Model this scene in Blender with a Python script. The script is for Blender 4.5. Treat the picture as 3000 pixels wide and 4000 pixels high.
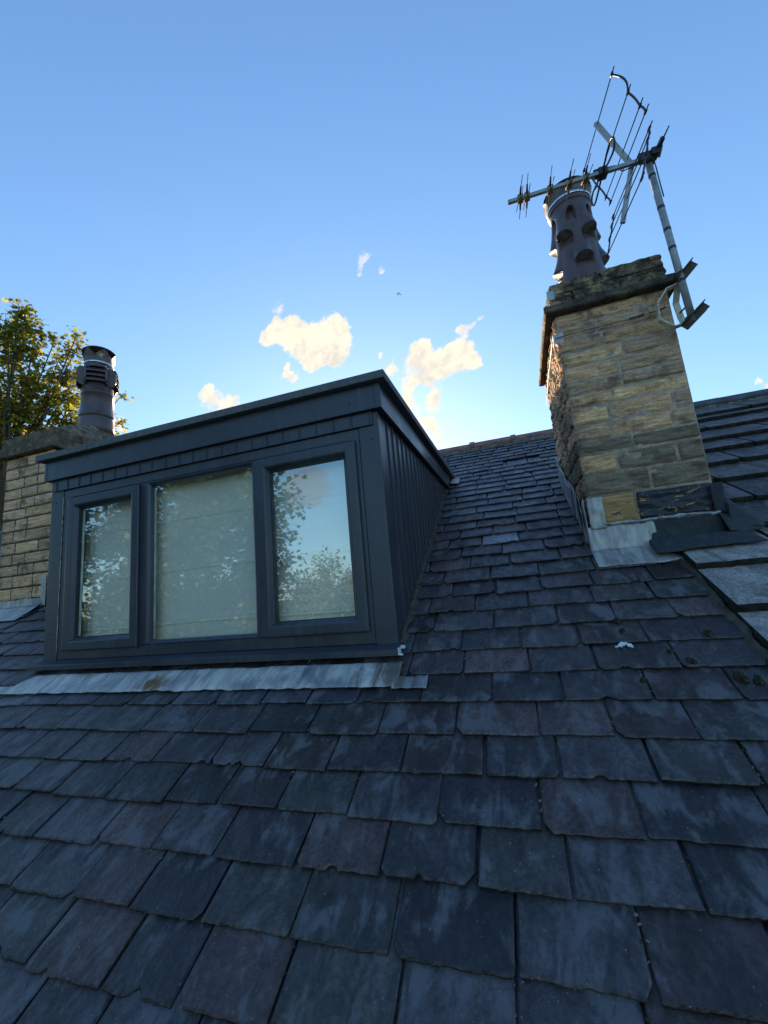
import bpy, bmesh, math, random
from mathutils import Vector, Matrix, noise

S = bpy.context.scene
COL = S.collection
rad = math.radians
for o in list(bpy.data.objects):
    bpy.data.objects.remove(o)

# ---------------------------------------------------------------- camera
cd = bpy.data.cameras.new('camera')
cam = bpy.data.objects.new('camera', cd)
COL.objects.link(cam)
cam.location = (0.6144, -2.0185, 0.2578)
cam.rotation_euler = (1.7518, 0.0889, 0.3175)
cd.sensor_fit = 'VERTICAL'
cd.sensor_height = 36.0
cd.lens = 1650.9 / 4000 * 36
cd.clip_start = 0.02
cd.clip_end = 9000
S.camera = cam

# ---------------------------------------------------------------- exposure
S.view_settings.view_transform = 'Standard'
S.view_settings.look = 'None'
S.view_settings.gamma = 1
S.view_settings.use_curve_mapping = False
EXPO = 1.38
S.view_settings.exposure = EXPO

# ---------------------------------------------------------------- sun
SUN_DIR = Vector((-0.35, 1.0, 0.217)).normalized()      # towards the sun
SUN_EL = math.asin(SUN_DIR.z)
SUN_AZ = math.atan2(SUN_DIR.x, SUN_DIR.y)
sl = bpy.data.lights.new('sun', 'SUN')
sun = bpy.data.objects.new('sun', sl)
COL.objects.link(sun)
sl.energy = 5.0
sl.angle = rad(0.5)
sl.color = (1.0, 0.80, 0.55)
sun.rotation_euler = SUN_DIR.to_track_quat('Z', 'Y').to_euler()
sun.location = SUN_DIR * 40


# ---------------------------------------------------------------- node helper
class NT:
    def __init__(self, tree):
        self.t = tree
        self.n = tree.nodes
        self.l = tree.links
        self.n.clear()

    def node(self, typ, ins=None, **props):
        nd = self.n.new(typ)
        for k, v in props.items():
            setattr(nd, k, v)
        if ins:
            for k, v in ins.items():
                self.put(nd.inputs[k], v)
        return nd

    def put(self, sock, v):
        if isinstance(v, bpy.types.NodeSocket):
            self.l.new(v, sock)
        elif hasattr(v, 'outputs'):
            self.l.new(v.outputs[0], sock)
        else:
            if sock.type == 'RGBA' and len(v) == 3:
                v = (*v, 1)
            sock.default_value = v

    def math(self, op, a, b=0.0, c=None, clamp=False):
        nd = self.n.new('ShaderNodeMath')
        nd.operation = op
        nd.use_clamp = clamp
        self.put(nd.inputs[0], a)
        self.put(nd.inputs[1], b)
        if c is not None:
            self.put(nd.inputs[2], c)
        return nd.outputs[0]

    def vmath(self, op, a, b=(0, 0, 0)):
        nd = self.n.new('ShaderNodeVectorMath')
        nd.operation = op
        self.put(nd.inputs[0], a)
        if op == 'SCALE':
            self.put(nd.inputs['Scale'], b)
        else:
            self.put(nd.inputs[1], b)
        return nd.outputs['Value'] if op in ('DISTANCE', 'LENGTH', 'DOT_PRODUCT') else nd.outputs[0]

    def mix(self, f, a, b, blend='MIX'):
        nd = self.n.new('ShaderNodeMix')
        nd.data_type = 'RGBA'
        nd.blend_type = blend
        nd.clamp_factor = True
        self.put(nd.inputs[0], f)
        self.put(nd.inputs[6], a)
        self.put(nd.inputs[7], b)
        return nd.outputs[2]

    def noise(self, vec, scale, detail=4, rough=0.55, dist=0.0):
        nd = self.node('ShaderNodeTexNoise', {'Scale': scale, 'Detail': detail, 'Roughness': rough, 'Distortion': dist})
        if vec is not None:
            self.put(nd.inputs['Vector'], vec)
        return nd.outputs['Fac']

    def rng(self, v, a, b, c=0.0, d=1.0, smooth=True):
        nd = self.n.new('ShaderNodeMapRange')
        nd.interpolation_type = 'SMOOTHSTEP' if smooth else 'LINEAR'
        for i, x in enumerate((v, a, b, c, d)):
            self.put(nd.inputs[i], x)
        return nd.outputs[0]

    def bump(self, h, strength=0.5, dist=0.01, prev=None):
        if strength == 0:
            return None
        nd = self.node('ShaderNodeBump', {'Height': h, 'Strength': strength, 'Distance': dist})
        if prev is not None:
            self.put(nd.inputs['Normal'], prev)
        return nd.outputs[0]

    def scaled(self, vec, s):
        return self.vmath('MULTIPLY', vec, s)


# ---------------------------------------------------------------- world
W = bpy.data.worlds.new('World')
S.world = W
W.use_nodes = True
w = NT(W.node_tree)
SKY_STRENGTH = 0.15
sky = w.node('ShaderNodeTexSky', sky_type='NISHITA', sun_disc=False, sun_elevation=SUN_EL, sun_rotation=SUN_AZ,
             altitude=100.0, air_density=1.0, dust_density=0.28, ozone_density=2.2)
geo = w.node('ShaderNodeTexCoord')
sep = w.node('ShaderNodeSeparateXYZ', {0: geo.outputs['Generated']})
X, Y, Z = sep.outputs


def cloud_layer(hemi, blobs, wisps, soft=(0.42, 0.92)):
    """alpha of clouds on one half of the sky, from blobs on the tangent plane facing +Y (hemi=1) or -Y (hemi=-1)"""
    yy = w.math('MAXIMUM', w.math('MULTIPLY', Y, hemi), 0.02)
    px = w.math('DIVIDE', X, yy)
    pz = w.math('DIVIDE', Z, yy)
    p = w.node('ShaderNodeCombineXYZ', {0: px, 1: pz, 2: 0.0}).outputs[0]
    n1 = w.math('ADD', w.math('MULTIPLY', w.noise(p, 26.0, 10, 0.62, 0.4), 0.6), w.math('MULTIPLY', w.noise(p, 62.0, 8, 0.60, 0.6), 0.36))
    n2 = w.noise(p, 9.0, 3, 0.5)
    warp = w.node('ShaderNodeTexNoise', {'Scale': 30.0, 'Detail': 3.0})
    w.put(warp.inputs['Vector'], p)
    pw = w.vmath('ADD', p, w.vmath('SCALE', w.vmath('SUBTRACT', warp.outputs['Color'], (0.5, 0.5, 0.5)), 0.03))
    acc = None
    for (a, b, r) in blobs:
        d = w.vmath('DISTANCE', pw, (a, b, 0.015 * 0))
        g = w.rng(d, r * 2.0, 0.0, 0.0, 1.0)
        acc = g if acc is None else w.math('ADD', acc, g)
    thick = w.math('MINIMUM', acc, 1.3)
    dens = w.math('ADD', thick, w.math('MULTIPLY', w.math('SUBTRACT', n1, 0.5), 2.6))
    alpha = w.rng(dens, soft[0], soft[1])
    alpha = w.math('MULTIPLY', alpha, w.rng(thick, 0.02, 0.15))
    if wisps:
        acc2 = None
        for (a, b, r) in wisps:
            d = w.vmath('DISTANCE', pw, (a, b, 0))
            g = w.rng(d, r * 2.7, 0.0, 0.0, 0.72)
            acc2 = g if acc2 is None else w.math('ADD', acc2, g)
        a2 = w.rng(w.math('ADD', acc2, w.math('MULTIPLY', w.math('SUBTRACT', n1, 0.5), 2.4)), 0.30, 0.85, 0.0, 0.75)
        a2 = w.math('MULTIPLY', a2, w.rng(acc2, 0.02, 0.2))
        alpha = w.math('MAXIMUM', alpha, a2)
    hmask = w.rng(w.math('MULTIPLY', Y, hemi), 0.02, 0.06)
    return w.math('MULTIPLY', alpha, hmask), n1, n2, dens


NORTH = [(-0.576, 0.7748, 0.0407), (-0.6224, 0.7716, 0.0298), (-0.533, 0.735, 0.045), (-0.4967, 0.6978, 0.0439), (-0.4579, 0.7135, 0.0538), (-0.4145, 0.7275, 0.0476), (-0.3968, 0.6856, 0.0416), (-0.4407, 0.6561, 0.037), (-0.4003, 0.64, 0.0259), (-0.4838, 0.6467, 0.0271), (-0.5416, 0.7813, 0.0287), (-0.5939, 0.8193, 0.0131), (-0.5667, 0.6312, 0.0169), (-0.5454, 0.6153, 0.0167), (-0.5597, 0.6561, 0.0113), (-0.1709, 0.6121, 0.0273), (-0.1882, 0.5782, 0.0318), (-0.1503, 0.5538, 0.0397), (-0.1072, 0.5471, 0.0344), (-0.0635, 0.5541, 0.0336), (-0.0767, 0.5858, 0.0257), (-0.0442, 0.5397, 0.0208), (-0.163, 0.5193, 0.0177), (-0.1504, 0.4743, 0.0218), (-0.1539, 0.4429, 0.0195), (-0.0458, 0.6289, 0.0171), (-0.0714, 0.6294, 0.0108), (-0.0181, 0.6468, 0.0106), (-0.2592, 0.5629, 0.0166), (-0.2523, 0.5855, 0.0142), (-0.2784, 0.6122, 0.0107), (-0.2177, 0.5139, 0.0273), (-0.214, 0.4613, 0.0225), (-0.1882, 0.4095, 0.0241), (-0.1603, 0.3854, 0.0193), (-0.1554, 0.3532, 0.0128), (-0.8086, 0.6087, 0.0439), (-0.852, 0.6412, 0.0259), (-0.7481, 0.5838, 0.0244), (0.5004, 0.3453, 0.0102), (0.5194, 0.324, 0.014), (-1.643, 0.6361, 0.0798), (-1.6904, 0.1786, 0.0771), (-1.2037, 0.6121, 0.0333), (-1.7054, 0.0751, 0.0766)]
NWISP = [(-0.2998, 0.9275, 0.0124), (-0.3119, 0.9071, 0.009), (-0.3194, 0.8797, 0.009), (-0.2544, 0.8705, 0.0096), (-0.2486, 0.8525, 0.0072), (-0.2611, 0.8515, 0.0058), (-0.581, 0.8464, 0.0199)]
SOUTH = [(-0.53, 0.30, 0.045), (-0.49, 0.275, 0.05), (-0.56, 0.28, 0.04), (-0.60, 0.37, 0.03), (0.4, 0.35, 0.15), (0.7, 0.4, 0.1)]
aN, n1, n2, thN = cloud_layer(1, NORTH, NWISP)
aS, m1, m2, thS = cloud_layer(-1, SOUTH, None, (0.35, 1.0))
K = 1.0 / (2 ** EXPO) / SKY_STRENGTH
shade = w.rng(w.math('ADD', w.math('MULTIPLY', n1, 0.6), w.math('MULTIPLY', n2, 0.4)), 0.38, 0.55)
core = w.mix(shade, (0.84 * K, 0.79 * K, 0.72 * K), (1.15 * K, 1.05 * K, 0.84 * K))
ccol = w.mix(w.rng(thN, 0.45, 1.15), (0.95 * K, 0.94 * K, 0.93 * K), core)
tint = w.mix(w.rng(Y, 0.15, -0.35), (0.69, 0.865, 1.16), (0.58, 0.87, 1.17))
tinted = w.mix(1.0, sky.outputs[0], tint, 'MULTIPLY')
# the camera's highlight roll-off near the sun
denom = w.vmath('ADD', w.vmath('SCALE', tinted, 0.40 / K), (1, 1, 1))
base_sky = w.vmath('SCALE', w.vmath('DIVIDE', tinted, denom), 1.18)
c1 = w.mix(aN, base_sky, ccol)
c2 = w.mix(w.math('MULTIPLY', aS, 0.6), c1, (0.5 * K, 0.46 * K, 0.47 * K))
bg = w.node('ShaderNodeBackground', {'Color': c2, 'Strength': SKY_STRENGTH})
wo = w.node('ShaderNodeOutputWorld')
w.l.new(bg.outputs[0], wo.inputs[0])


# ---------------------------------------------------------------- mesh builder
WLOC = {}


class MB:
    def __init__(self):
        self.v = []
        self.f = []
        self.m = []
        self.c = []

    def face(self, idx, mi=0, col=(1, 1, 1, 1)):
        self.f.append(tuple(idx))
        self.m.append(mi)
        self.c.append(col)

    def add(self, vs, fs, mi=0, col=(1, 1, 1, 1)):
        b = len(self.v)
        self.v.extend([tuple(p) for p in vs])
        for f in fs:
            self.face([b + i for i in f], mi, col)

    def box(self, x0, x1, y0, y1, z0, z1, bev=0.003, mi=0, col=(1, 1, 1, 1), xf=None):
        bm = bmesh.new()
        bmesh.ops.create_cube(bm, size=1)
        for q in bm.verts:
            q.co = Vector(((x0 + x1) / 2 + q.co.x * (x1 - x0), (y0 + y1) / 2 + q.co.y * (y1 - y0), (z0 + z1) / 2 + q.co.z * (z1 - z0)))
        if bev:
            bmesh.ops.bevel(bm, geom=bm.edges[:], offset=bev, segments=2, affect='EDGES', profile=0.6)
        self.take(bm, mi, col, xf)

    def take(self, bm, mi=0, col=(1, 1, 1, 1), xf=None):
        bm.verts.index_update()
        vs = [q.co.copy() for q in bm.verts]
        if xf is not None:
            vs = [xf @ p for p in vs]
        self.add(vs, [[q.index for q in f.verts] for f in bm.faces], mi, col)
        bm.free()

    def tube(self, pts, r, n=8, mi=0, col=(1, 1, 1, 1), closed=False, cap=True):
        pts = [Vector(p) for p in pts]
        N = len(pts)
        rs = r if isinstance(r, (list, tuple)) else [r] * N
        b = len(self.v)
        t0 = (pts[1] - pts[0]).normalized()
        up = Vector((0, 0, 1)) if abs(t0.z) < 0.9 else Vector((1, 0, 0))
        nx = t0.cross(up).normalized()
        for i, p in enumerate(pts):
            if closed:
                t = (pts[(i + 1) % N] - pts[i - 1]).normalized()
            else:
                t = (pts[min(i + 1, N - 1)] - pts[max(i - 1, 0)]).normalized()
            nx = (nx - t * nx.dot(t)).normalized()
            ny = t.cross(nx)
            for k in range(n):
                a = 2 * math.pi * k / n
                self.v.append(tuple(p + (nx * math.cos(a) + ny * math.sin(a)) * rs[i]))
        for i in range(N if closed else N - 1):
            for k in range(n):
                j = (i + 1) % N
                self.face((b + i * n + k, b + i * n + (k + 1) % n, b + j * n + (k + 1) % n, b + j * n + k), mi, col)
        if cap and not closed:
            self.face([b + k for k in range(n)][::-1], mi, col)
            self.face([b + (N - 1) * n + k for k in range(n)], mi, col)

    def bar(self, p0, p1, wdt, hgt, up=(0, 0, 1), mi=0, bev=0.0015):
        p0, p1 = Vector(p0), Vector(p1)
        d = p1 - p0
        L = d.length
        d.normalize()
        u = Vector(up)
        s = d.cross(u).normalized()
        u = s.cross(d)
        M = Matrix(((d.x, s.x, u.x, p0.x), (d.y, s.y, u.y, p0.y), (d.z, s.z, u.z, p0.z), (0, 0, 0, 1)))
        self.box(0, L, -wdt / 2, wdt / 2, -hgt / 2, hgt / 2, bev, mi, xf=M)

    def lathe(self, cx, cy, prof, n=48, mi=0, capt=True, capb=True):
        b = len(self.v)
        for (r, z) in prof:
            for k in range(n):
                a = 2 * math.pi * k / n
                self.v.append((cx + r * math.cos(a), cy + r * math.sin(a), z))
        for i in range(len(prof) - 1):
            for k in range(n):
                self.face((b + i * n + k, b + i * n + (k + 1) % n, b + (i + 1) * n + (k + 1) % n, b + (i + 1) * n + k), mi)
        if capb:
            self.face([b + k for k in range(n)][::-1], mi)
        if capt:
            self.face([b + (len(prof) - 1) * n + k for k in range(n)], mi)

    def frame(self, x0, x1, z0, z1, prof, mi=0):
        """mitred rectangular frame in the XZ plane; prof = [(inset, y)...] from outside to inside"""
        b = len(self.v)
        for (d, y) in prof:
            for (x, z) in ((x0 + d, z0 + d), (x1 - d, z0 + d), (x1 - d, z1 - d), (x0 + d, z1 - d)):
                self.v.append((x, y, z))
        for i in range(len(prof) - 1):
            for k in range(4):
                self.face((b + i * 4 + k, b + i * 4 + (k + 1) % 4, b + (i + 1) * 4 + (k + 1) % 4, b + (i + 1) * 4 + k), mi)

    def grid(self, P, nu, nv, mi=0, col=(1, 1, 1, 1), flip=False):
        b = len(self.v)
        for j in range(nv + 1):
            for i in range(nu + 1):
                self.v.append(tuple(P(i / nu, j / nv)))
        for j in range(nv):
            for i in range(nu):
                a = b + j * (nu + 1) + i
                q = (a, a + 1, a + nu + 2, a + nu + 1)
                self.face(q[::-1] if flip else q, mi, col)

    def sheet(self, P, nu, nv, t, N=(0, 0, 1), mi=0):
        """a grid with thickness t along N"""
        N = Vector(N)
        b = len(self.v)
        self.grid(P, nu, nv, mi)
        c = len(self.v)
        self.grid(lambda u, v: Vector(P(u, v)) - N * t, nu, nv, mi, flip=True)
        ring = [i for i in range(nu + 1)] + [(j + 1) * (nu + 1) - 1 for j in range(1, nv + 1)] + \
               [nv * (nu + 1) + i for i in range(nu - 1, -1, -1)] + [j * (nu + 1) for j in range(nv - 1, 0, -1)]
        for k in range(len(ring)):
            i0, i1 = ring[k], ring[(k + 1) % len(ring)]
            self.face((b + i1, b + i0, c + i0, c + i1), mi)

    def build(self, name, mats, parent=None, smooth=False, loc=None, rot=None, fixn=False):
        me = bpy.data.meshes.new(name)
        o = bpy.data.objects.new(name, me)
        COL.objects.link(o)
        wl = Vector(loc) if loc is not None else (WLOC[parent.name] if parent else Vector((0, 0, 0)))
        if parent is None and loc is None and self.v:
            xs = [p[0] for p in self.v]; ys = [p[1] for p in self.v]; zs = [p[2] for p in self.v]
            wl = Vector(((min(xs) + max(xs)) / 2, (min(ys) + max(ys)) / 2, min(zs)))
        if rot is None:
            vs = [(p[0] - wl.x, p[1] - wl.y, p[2] - wl.z) for p in self.v]
        else:
            vs = self.v                                   # already local
            o.rotation_euler = rot
        me.from_pydata(vs, [], self.f)
        if not isinstance(mats, (list, tuple)):
            mats = [mats]
        for m in mats:
            me.materials.append(m)
        me.polygons.foreach_set('material_index', self.m)
        if smooth:
            me.polygons.foreach_set('use_smooth', [True] * len(self.f))
        at = me.color_attributes.new('tint', 'FLOAT_COLOR', 'CORNER')
        buf = []
        for f, c in zip(self.f, self.c):
            buf.extend(list(c) * len(f))
        at.data.foreach_set('color', buf)
        if fixn:
            bm = bmesh.new(); bm.from_mesh(me)
            bmesh.ops.recalc_face_normals(bm, faces=bm.faces[:])
            bm.to_mesh(me); bm.free()
        me.update()
        WLOC[o.name] = wl.copy()
        if parent:
            o.parent = parent
            o.location = wl - WLOC[parent.name]
        else:
            o.location = wl
        return o


def thing(name, label, cat, loc, group=None):
    o = bpy.data.objects.new(name, None)
    COL.objects.link(o)
    o.empty_display_size = 0.1
    o.location = loc
    WLOC[o.name] = Vector(loc)
    return tag(o, label, cat, group)


def tag(o, label, cat, group=None, kind=None):
    if label:
        o['label'] = label
    if cat:
        o['category'] = cat
    if group:
        o['group'] = group
    if kind:
        o['kind'] = kind
    return o


def fbm(p, o=4):
    return noise.fractal(Vector(p), 1.0, 2.0, o)


# ---------------------------------------------------------------- materials
def newmat(name):
    m = bpy.data.materials.new(name)
    m.use_nodes = True
    return m, NT(m.node_tree)


def finish(t, color, rough, normal=None, metal=0.0, spec=0.5, **extra):
    b = t.node('ShaderNodeBsdfPrincipled', {'Base Color': color, 'Roughness': rough, 'Metallic': metal, 'Specular IOR Level': spec})
    if normal is not None:
        t.put(b.inputs['Normal'], normal)
    for k, v in extra.items():
        t.put(b.inputs[k], v)
    o = t.node('ShaderNodeOutputMaterial')
    t.l.new(b.outputs[0], o.inputs[0])
    return b


def simple(name, col, rough=0.5, metal=0.0, var=0.25, scale=12.0, bump=0.15, spec=0.5, col2=None, thr=(0.5, 0.7), bd=0.004):
    m, t = newmat(name)
    tc = t.node('ShaderNodeTexCoord').outputs['Object']
    n = t.noise(tc, scale, 6, 0.6)
    f = t.noise(tc, scale * 9, 3, 0.6)
    c = t.mix(1.0, (*col, 1), t.node('ShaderNodeCombineColor', {0: t.rng(n, 0.3, 0.7, 1 - var, 1 + var), 1: t.rng(n, 0.3, 0.7, 1 - var, 1 + var), 2: t.rng(n, 0.3, 0.7, 1 - var, 1 + var)}), 'MULTIPLY')
    if col2:
        c = t.mix(t.rng(t.noise(tc, scale * 0.7, 8, 0.7), thr[0], thr[1]), c, (*col2, 1))
    finish(t, c, t.rng(n, 0.3, 0.7, rough - 0.08, rough + 0.1), t.bump(t.math('ADD', n, t.math('MULTIPLY', f, 0.5)), bump, bd), metal, spec)
    return m


def mat_slate(name, pale=0.5, spec=0.5, gain=1.0, rough0=0.44):
    m, t = newmat(name)
    tc = t.node('ShaderNodeTexCoord').outputs['Object']
    at = t.node('ShaderNodeAttribute', attribute_name='tint')
    off = t.math('MULTIPLY', at.outputs['Alpha'], 40.0)
    p = t.vmath('ADD', tc, t.node('ShaderNodeCombineXYZ', {0: off, 1: off, 2: off}))
    streak = t.noise(t.scaled(p, (15, 6.5, 10)), 1.0, 8, 0.68, 0.6)
    patch = t.noise(p, 7.0, 5, 0.6, 0.3)
    fine = t.noise(p, 70.0, 5, 0.65)
    speck = t.noise(tc, 130.0, 2, 0.5)
    cleft = t.noise(t.scaled(p, (9, 6, 9)), 1.0, 8, 0.7, 0.8)
    v = t.math('MULTIPLY', t.rng(streak, 0.3, 0.72, 0.55, 1.55), t.rng(fine, 0.3, 0.7, 0.65, 1.4))
    c = t.mix(1.0, at.outputs['Color'], t.node('ShaderNodeCombineColor', {0: v, 1: v, 2: v}), 'MULTIPLY')
    pf = t.math('MULTIPLY', t.rng(t.math('MULTIPLY', patch, t.rng(streak, 0.35, 0.7, 0.75, 1.2)), 0.46, 0.68), pale)
    c = t.mix(pf, c, (0.115 * gain, 0.110 * gain, 0.118 * gain))
    c = t.mix(t.rng(speck, 0.70, 0.78, 0.0, 0.6), c, (0.38, 0.39, 0.40))
    stain = t.rng(t.noise(tc, 2.1, 5, 0.6), 0.55, 0.75, 0, 0.5)
    c = t.mix(stain, c, (0.018, 0.018, 0.018))
    r = t.rng(patch, 0.3, 0.7, rough0 - 0.06, rough0 + 0.28)
    nb = t.bump(cleft, 0.6, 0.015)
    nb = t.bump(fine, 0.35, 0.003, nb)
    finish(t, c, r, nb, 0, spec)
    return m


def mat_stone(name, gain=1.0, soot=0.5):
    m, t = newmat(name)
    tc = t.node('ShaderNodeTexCoord').outputs['Object']
    at = t.node('ShaderNodeAttribute', attribute_name='tint')
    off = t.math('MULTIPLY', at.outputs['Alpha'], 30.0)
    p = t.vmath('ADD', tc, t.node('ShaderNodeCombineXYZ', {0: off, 1: off, 2: off}))
    bed = t.noise(t.scaled(p, (5, 5, 70)), 1.0, 8, 0.68, 1.4)
    big = t.noise(p, 7.0, 5, 0.6)
    fine = t.noise(p, 110.0, 4, 0.6)
    v = t.math('MULTIPLY', t.rng(bed, 0.32, 0.68, 0.62, 1.28), t.rng(fine, 0.3, 0.7, 0.8, 1.2))
    c = t.mix(1.0, at.outputs['Color'], t.node('ShaderNodeCombineColor', {0: v, 1: v, 2: v}), 'MULTIPLY')
    c = t.mix(t.rng(big, 0.50, 0.70, 0, soot), c, (0.19 * gain, 0.125 * gain, 0.09 * gain))
    c = t.mix(t.rng(t.noise(t.scaled(p, (9, 9, 60)), 1.0, 4, 0.6, 1.0), 0.33, 0.24, 0, 0.9), c, (0.045, 0.032, 0.024))
    c = t.mix(t.rng(t.noise(tc, 4.2, 6, 0.7), 0.50, 0.64, 0, 0.7), c, (0.10, 0.072, 0.052))
    c = t.mix(t.rng(t.noise(p, 12.0, 6, 0.6), 0.60, 0.72, 0, 0.45), c, (0.50 * gain, 0.33 * gain, 0.12 * gain))
    nb = t.bump(bed, 0.7, 0.010)
    nb = t.bump(fine, 0.5, 0.003, nb)
    finish(t, c, 0.88, nb, 0, 0.25)
    return m


def mat_tar():
    m, t = newmat('tarred_stone')
    tc = t.node('ShaderNodeTexCoord').outputs['Object']
    at = t.node('ShaderNodeAttribute', attribute_name='tint')
    q = t.scaled(tc, (16, 16, 34))
    n = t.noise(q, 1.0, 7, 0.62, 0.4)
    bed = t.noise(t.scaled(tc, (7, 7, 75)), 1.0, 5, 0.6, 0.8)
    f = t.rng(t.math('ADD', n, t.math('MULTIPLY', at.outputs['Alpha'], 0.5)), 0.62, 0.66)
    stone = t.mix(t.rng(bed, 0.35, 0.65), (0.34, 0.18, 0.07), (0.54, 0.31, 0.13))
    c = t.mix(f, stone, (0.022, 0.024, 0.032))
    finish(t, c, t.rng(f, 0, 1, 0.85, 0.45), t.bump(bed, 0.5, 0.008), 0, 0.4)
    return m


def mat_lead(name, col, rust=True):
    m, t = newmat(name)
    tc = t.node('ShaderNodeTexCoord').outputs['Object']
    streak = t.noise(t.scaled(tc, (22, 5, 5)), 1.0, 7, 0.65, 0.6)
    big = t.noise(tc, 5.0, 5, 0.6, 0.3)
    c = t.mix(t.rng(streak, 0.3, 0.68), (col[0] * 0.55, col[1] * 0.56, col[2] * 0.62), (col[0] * 1.35, col[1] * 1.35, col[2] * 1.3))
    c = t.mix(t.rng(big, 0.52, 0.66, 0, 0.65), c, (0.13, 0.14, 0.17))
    if rust:
        d = t.vmath('LENGTH', t.scaled(t.vmath('SUBTRACT', tc, (-0.10, -0.19, -0.13)), (1.0, 1.7, 0.0)))
        r1 = t.rng(t.math('ADD', d, t.math('MULTIPLY', t.math('SUBTRACT', streak, 0.5), 0.30)), 0.11, 0.02)
        d2 = t.vmath('LENGTH', t.scaled(t.vmath('SUBTRACT', tc, (1.20, -0.17, -0.13)), (1.0, 1.2, 0.0)))
        r2 = t.rng(t.math('ADD', d2, t.math('MULTIPLY', t.math('SUBTRACT', streak, 0.5), 0.5)), 0.16, 0.04, 0, 0.85)
        d3 = t.vmath('LENGTH', t.scaled(t.vmath('SUBTRACT', tc, (-0.64, -0.12, -0.1)), (1.0, 1.8, 0.0)))
        r3 = t.rng(t.math('ADD', d3, t.math('MULTIPLY', t.math('SUBTRACT', streak, 0.5), 0.2)), 0.07, 0.02, 0, 0.5)
        c = t.mix(r1, c, (0.20, 0.10, 0.025))
        c = t.mix(r2, c, (0.16, 0.125, 0.085))
        c = t.mix(r3, c, (0.30, 0.22, 0.10))
    nb = t.bump(big, 0.5, 0.012)
    nb = t.bump(streak, 0.25, 0.004, nb)
    finish(t, c, t.rng(streak, 0.3, 0.7, 0.42, 0.62), nb, 0.35, 0.5)
    return m


def mat_paint():
    m, t = newmat('anthracite_paint')
    tc = t.node('ShaderNodeTexCoord').outputs['Object']
    n = t.noise(tc, 3.0, 5, 0.6)
    d = t.noise(t.scaled(tc, (30, 30, 2)), 1.0, 5, 0.6)
    f = t.noise(tc, 350.0, 2, 0.5)
    c = t.mix(t.rng(n, 0.35, 0.7), (0.030, 0.034, 0.048), (0.041, 0.045, 0.060))
    c = t.mix(t.rng(d, 0.50, 0.75, 0, 0.5), c, (0.085, 0.09, 0.10))
    c = t.mix(t.rng(t.noise(tc, 9.0, 7, 0.7), 0.56, 0.78, 0, 0.45), c, (0.10, 0.095, 0.09))
    finish(t, c, t.rng(n, 0.3, 0.7, 0.28, 0.42), t.bump(f, 0.08, 0.001), 0, 0.5)
    return m


def mat_glass():
    m, t = newmat('window_glass')
    bf = t.node('ShaderNodeNewGeometry').outputs['Backfacing']
    fr = t.node('ShaderNodeFresnel', {'IOR': t.math('MULTIPLY_ADD', bf, 1 / 1.65 - 1.65, 1.65)})
    g = t.node('ShaderNodeBsdfGlossy', {'Color': (0.93, 0.97, 1.0, 1), 'Roughness': 0.0})
    tr = t.node('ShaderNodeBsdfTransparent', {'Color': (0.97, 1.0, 0.99, 1)})
    tc = t.node('ShaderNodeTexCoord').outputs['Object']
    t.put(g.inputs['Normal'], t.bump(t.noise(tc, 1.6, 1, 0.4), 0.05, 0.02))
    mx = t.node('ShaderNodeMixShader', {0: t.math('MULTIPLY_ADD', fr, 1.6, 0.18, clamp=True)})
    t.l.new(tr.outputs[0], mx.inputs[1])
    t.l.new(g.outputs[0], mx.inputs[2])
    o = t.node('ShaderNodeOutputMaterial')
    t.l.new(mx.outputs[0], o.inputs[0])
    return m


def mat_leaf(name, a, b, c_, trans=0.45):
    m, t = newmat(name)
    at = t.node('ShaderNodeAttribute', attribute_name='tint')
    al = at.outputs['Alpha']
    c = t.mix(t.rng(al, 0.0, 0.6), a, b)
    c = t.mix(t.rng(al, 0.72, 1.0), c, c_)
    d = t.node('ShaderNodeBsdfPrincipled', {'Base Color': c, 'Roughness': 0.5, 'Specular IOR Level': 0.35})
    tl = t.node('ShaderNodeBsdfTranslucent', {'Color': t.mix(1.0, c, (1.25, 1.2, 0.55, 1), 'MULTIPLY')})
    mx = t.node('ShaderNodeMixShader', {0: trans})
    t.l.new(d.outputs[0], mx.inputs[1])
    t.l.new(tl.outputs[0], mx.inputs[2])
    o = t.node('ShaderNodeOutputMaterial')
    t.l.new(mx.outputs[0], o.inputs[0])
    return m


def mat_blind():
    m, t = newmat('blind_fabric')
    tc = t.node('ShaderNodeTexCoord').outputs['Object']
    wv = t.noise(t.scaled(tc, (400, 400, 400)), 1.0, 2, 0.5)
    n = t.noise(tc, 2.0, 4, 0.5)
    c = t.mix(t.rng(n, 0.3, 0.7), (0.89, 0.83, 0.70), (0.92, 0.87, 0.76))
    finish(t, c, 0.9, t.bump(wv, 0.1, 0.001), 0, 0.2)
    return m


M_SLATE = mat_slate('welsh_slate', 0.85, 0.5, 1.0, 0.40)
M_STONESLATE = mat_slate('stone_slate', 0.75, 0.3, 1.35, 0.6)
M_STONE = mat_stone('sandstone')
M_STONE_PALE = mat_stone('pale_sandstone', 1.1, 0.25)
M_CAPSTONE = simple('sooty_capstone', (0.085, 0.062, 0.048), 0.85, 0, 0.6, 14, 0.8, 0.25, (0.17, 0.145, 0.09), (0.55, 0.68), 0.01)
M_CROWN = simple('stained_crown_stone', (0.30, 0.20, 0.115), 0.9, 0, 0.6, 14, 0.8, 0.2, (0.055, 0.045, 0.036), (0.44, 0.58), 0.01)
M_CAPL = simple('brown_capstone', (0.165, 0.118, 0.078), 0.9, 0, 0.5, 12, 0.7, 0.2, (0.085, 0.066, 0.05), (0.48, 0.64), 0.008)
M_FLAUNCH = simple('mortar_flaunching', (0.17, 0.14, 0.10), 0.95, 0, 0.5, 22, 0.9, 0.2, (0.05, 0.05, 0.045), (0.52, 0.66), 0.01)
M_TAR = mat_tar()
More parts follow.
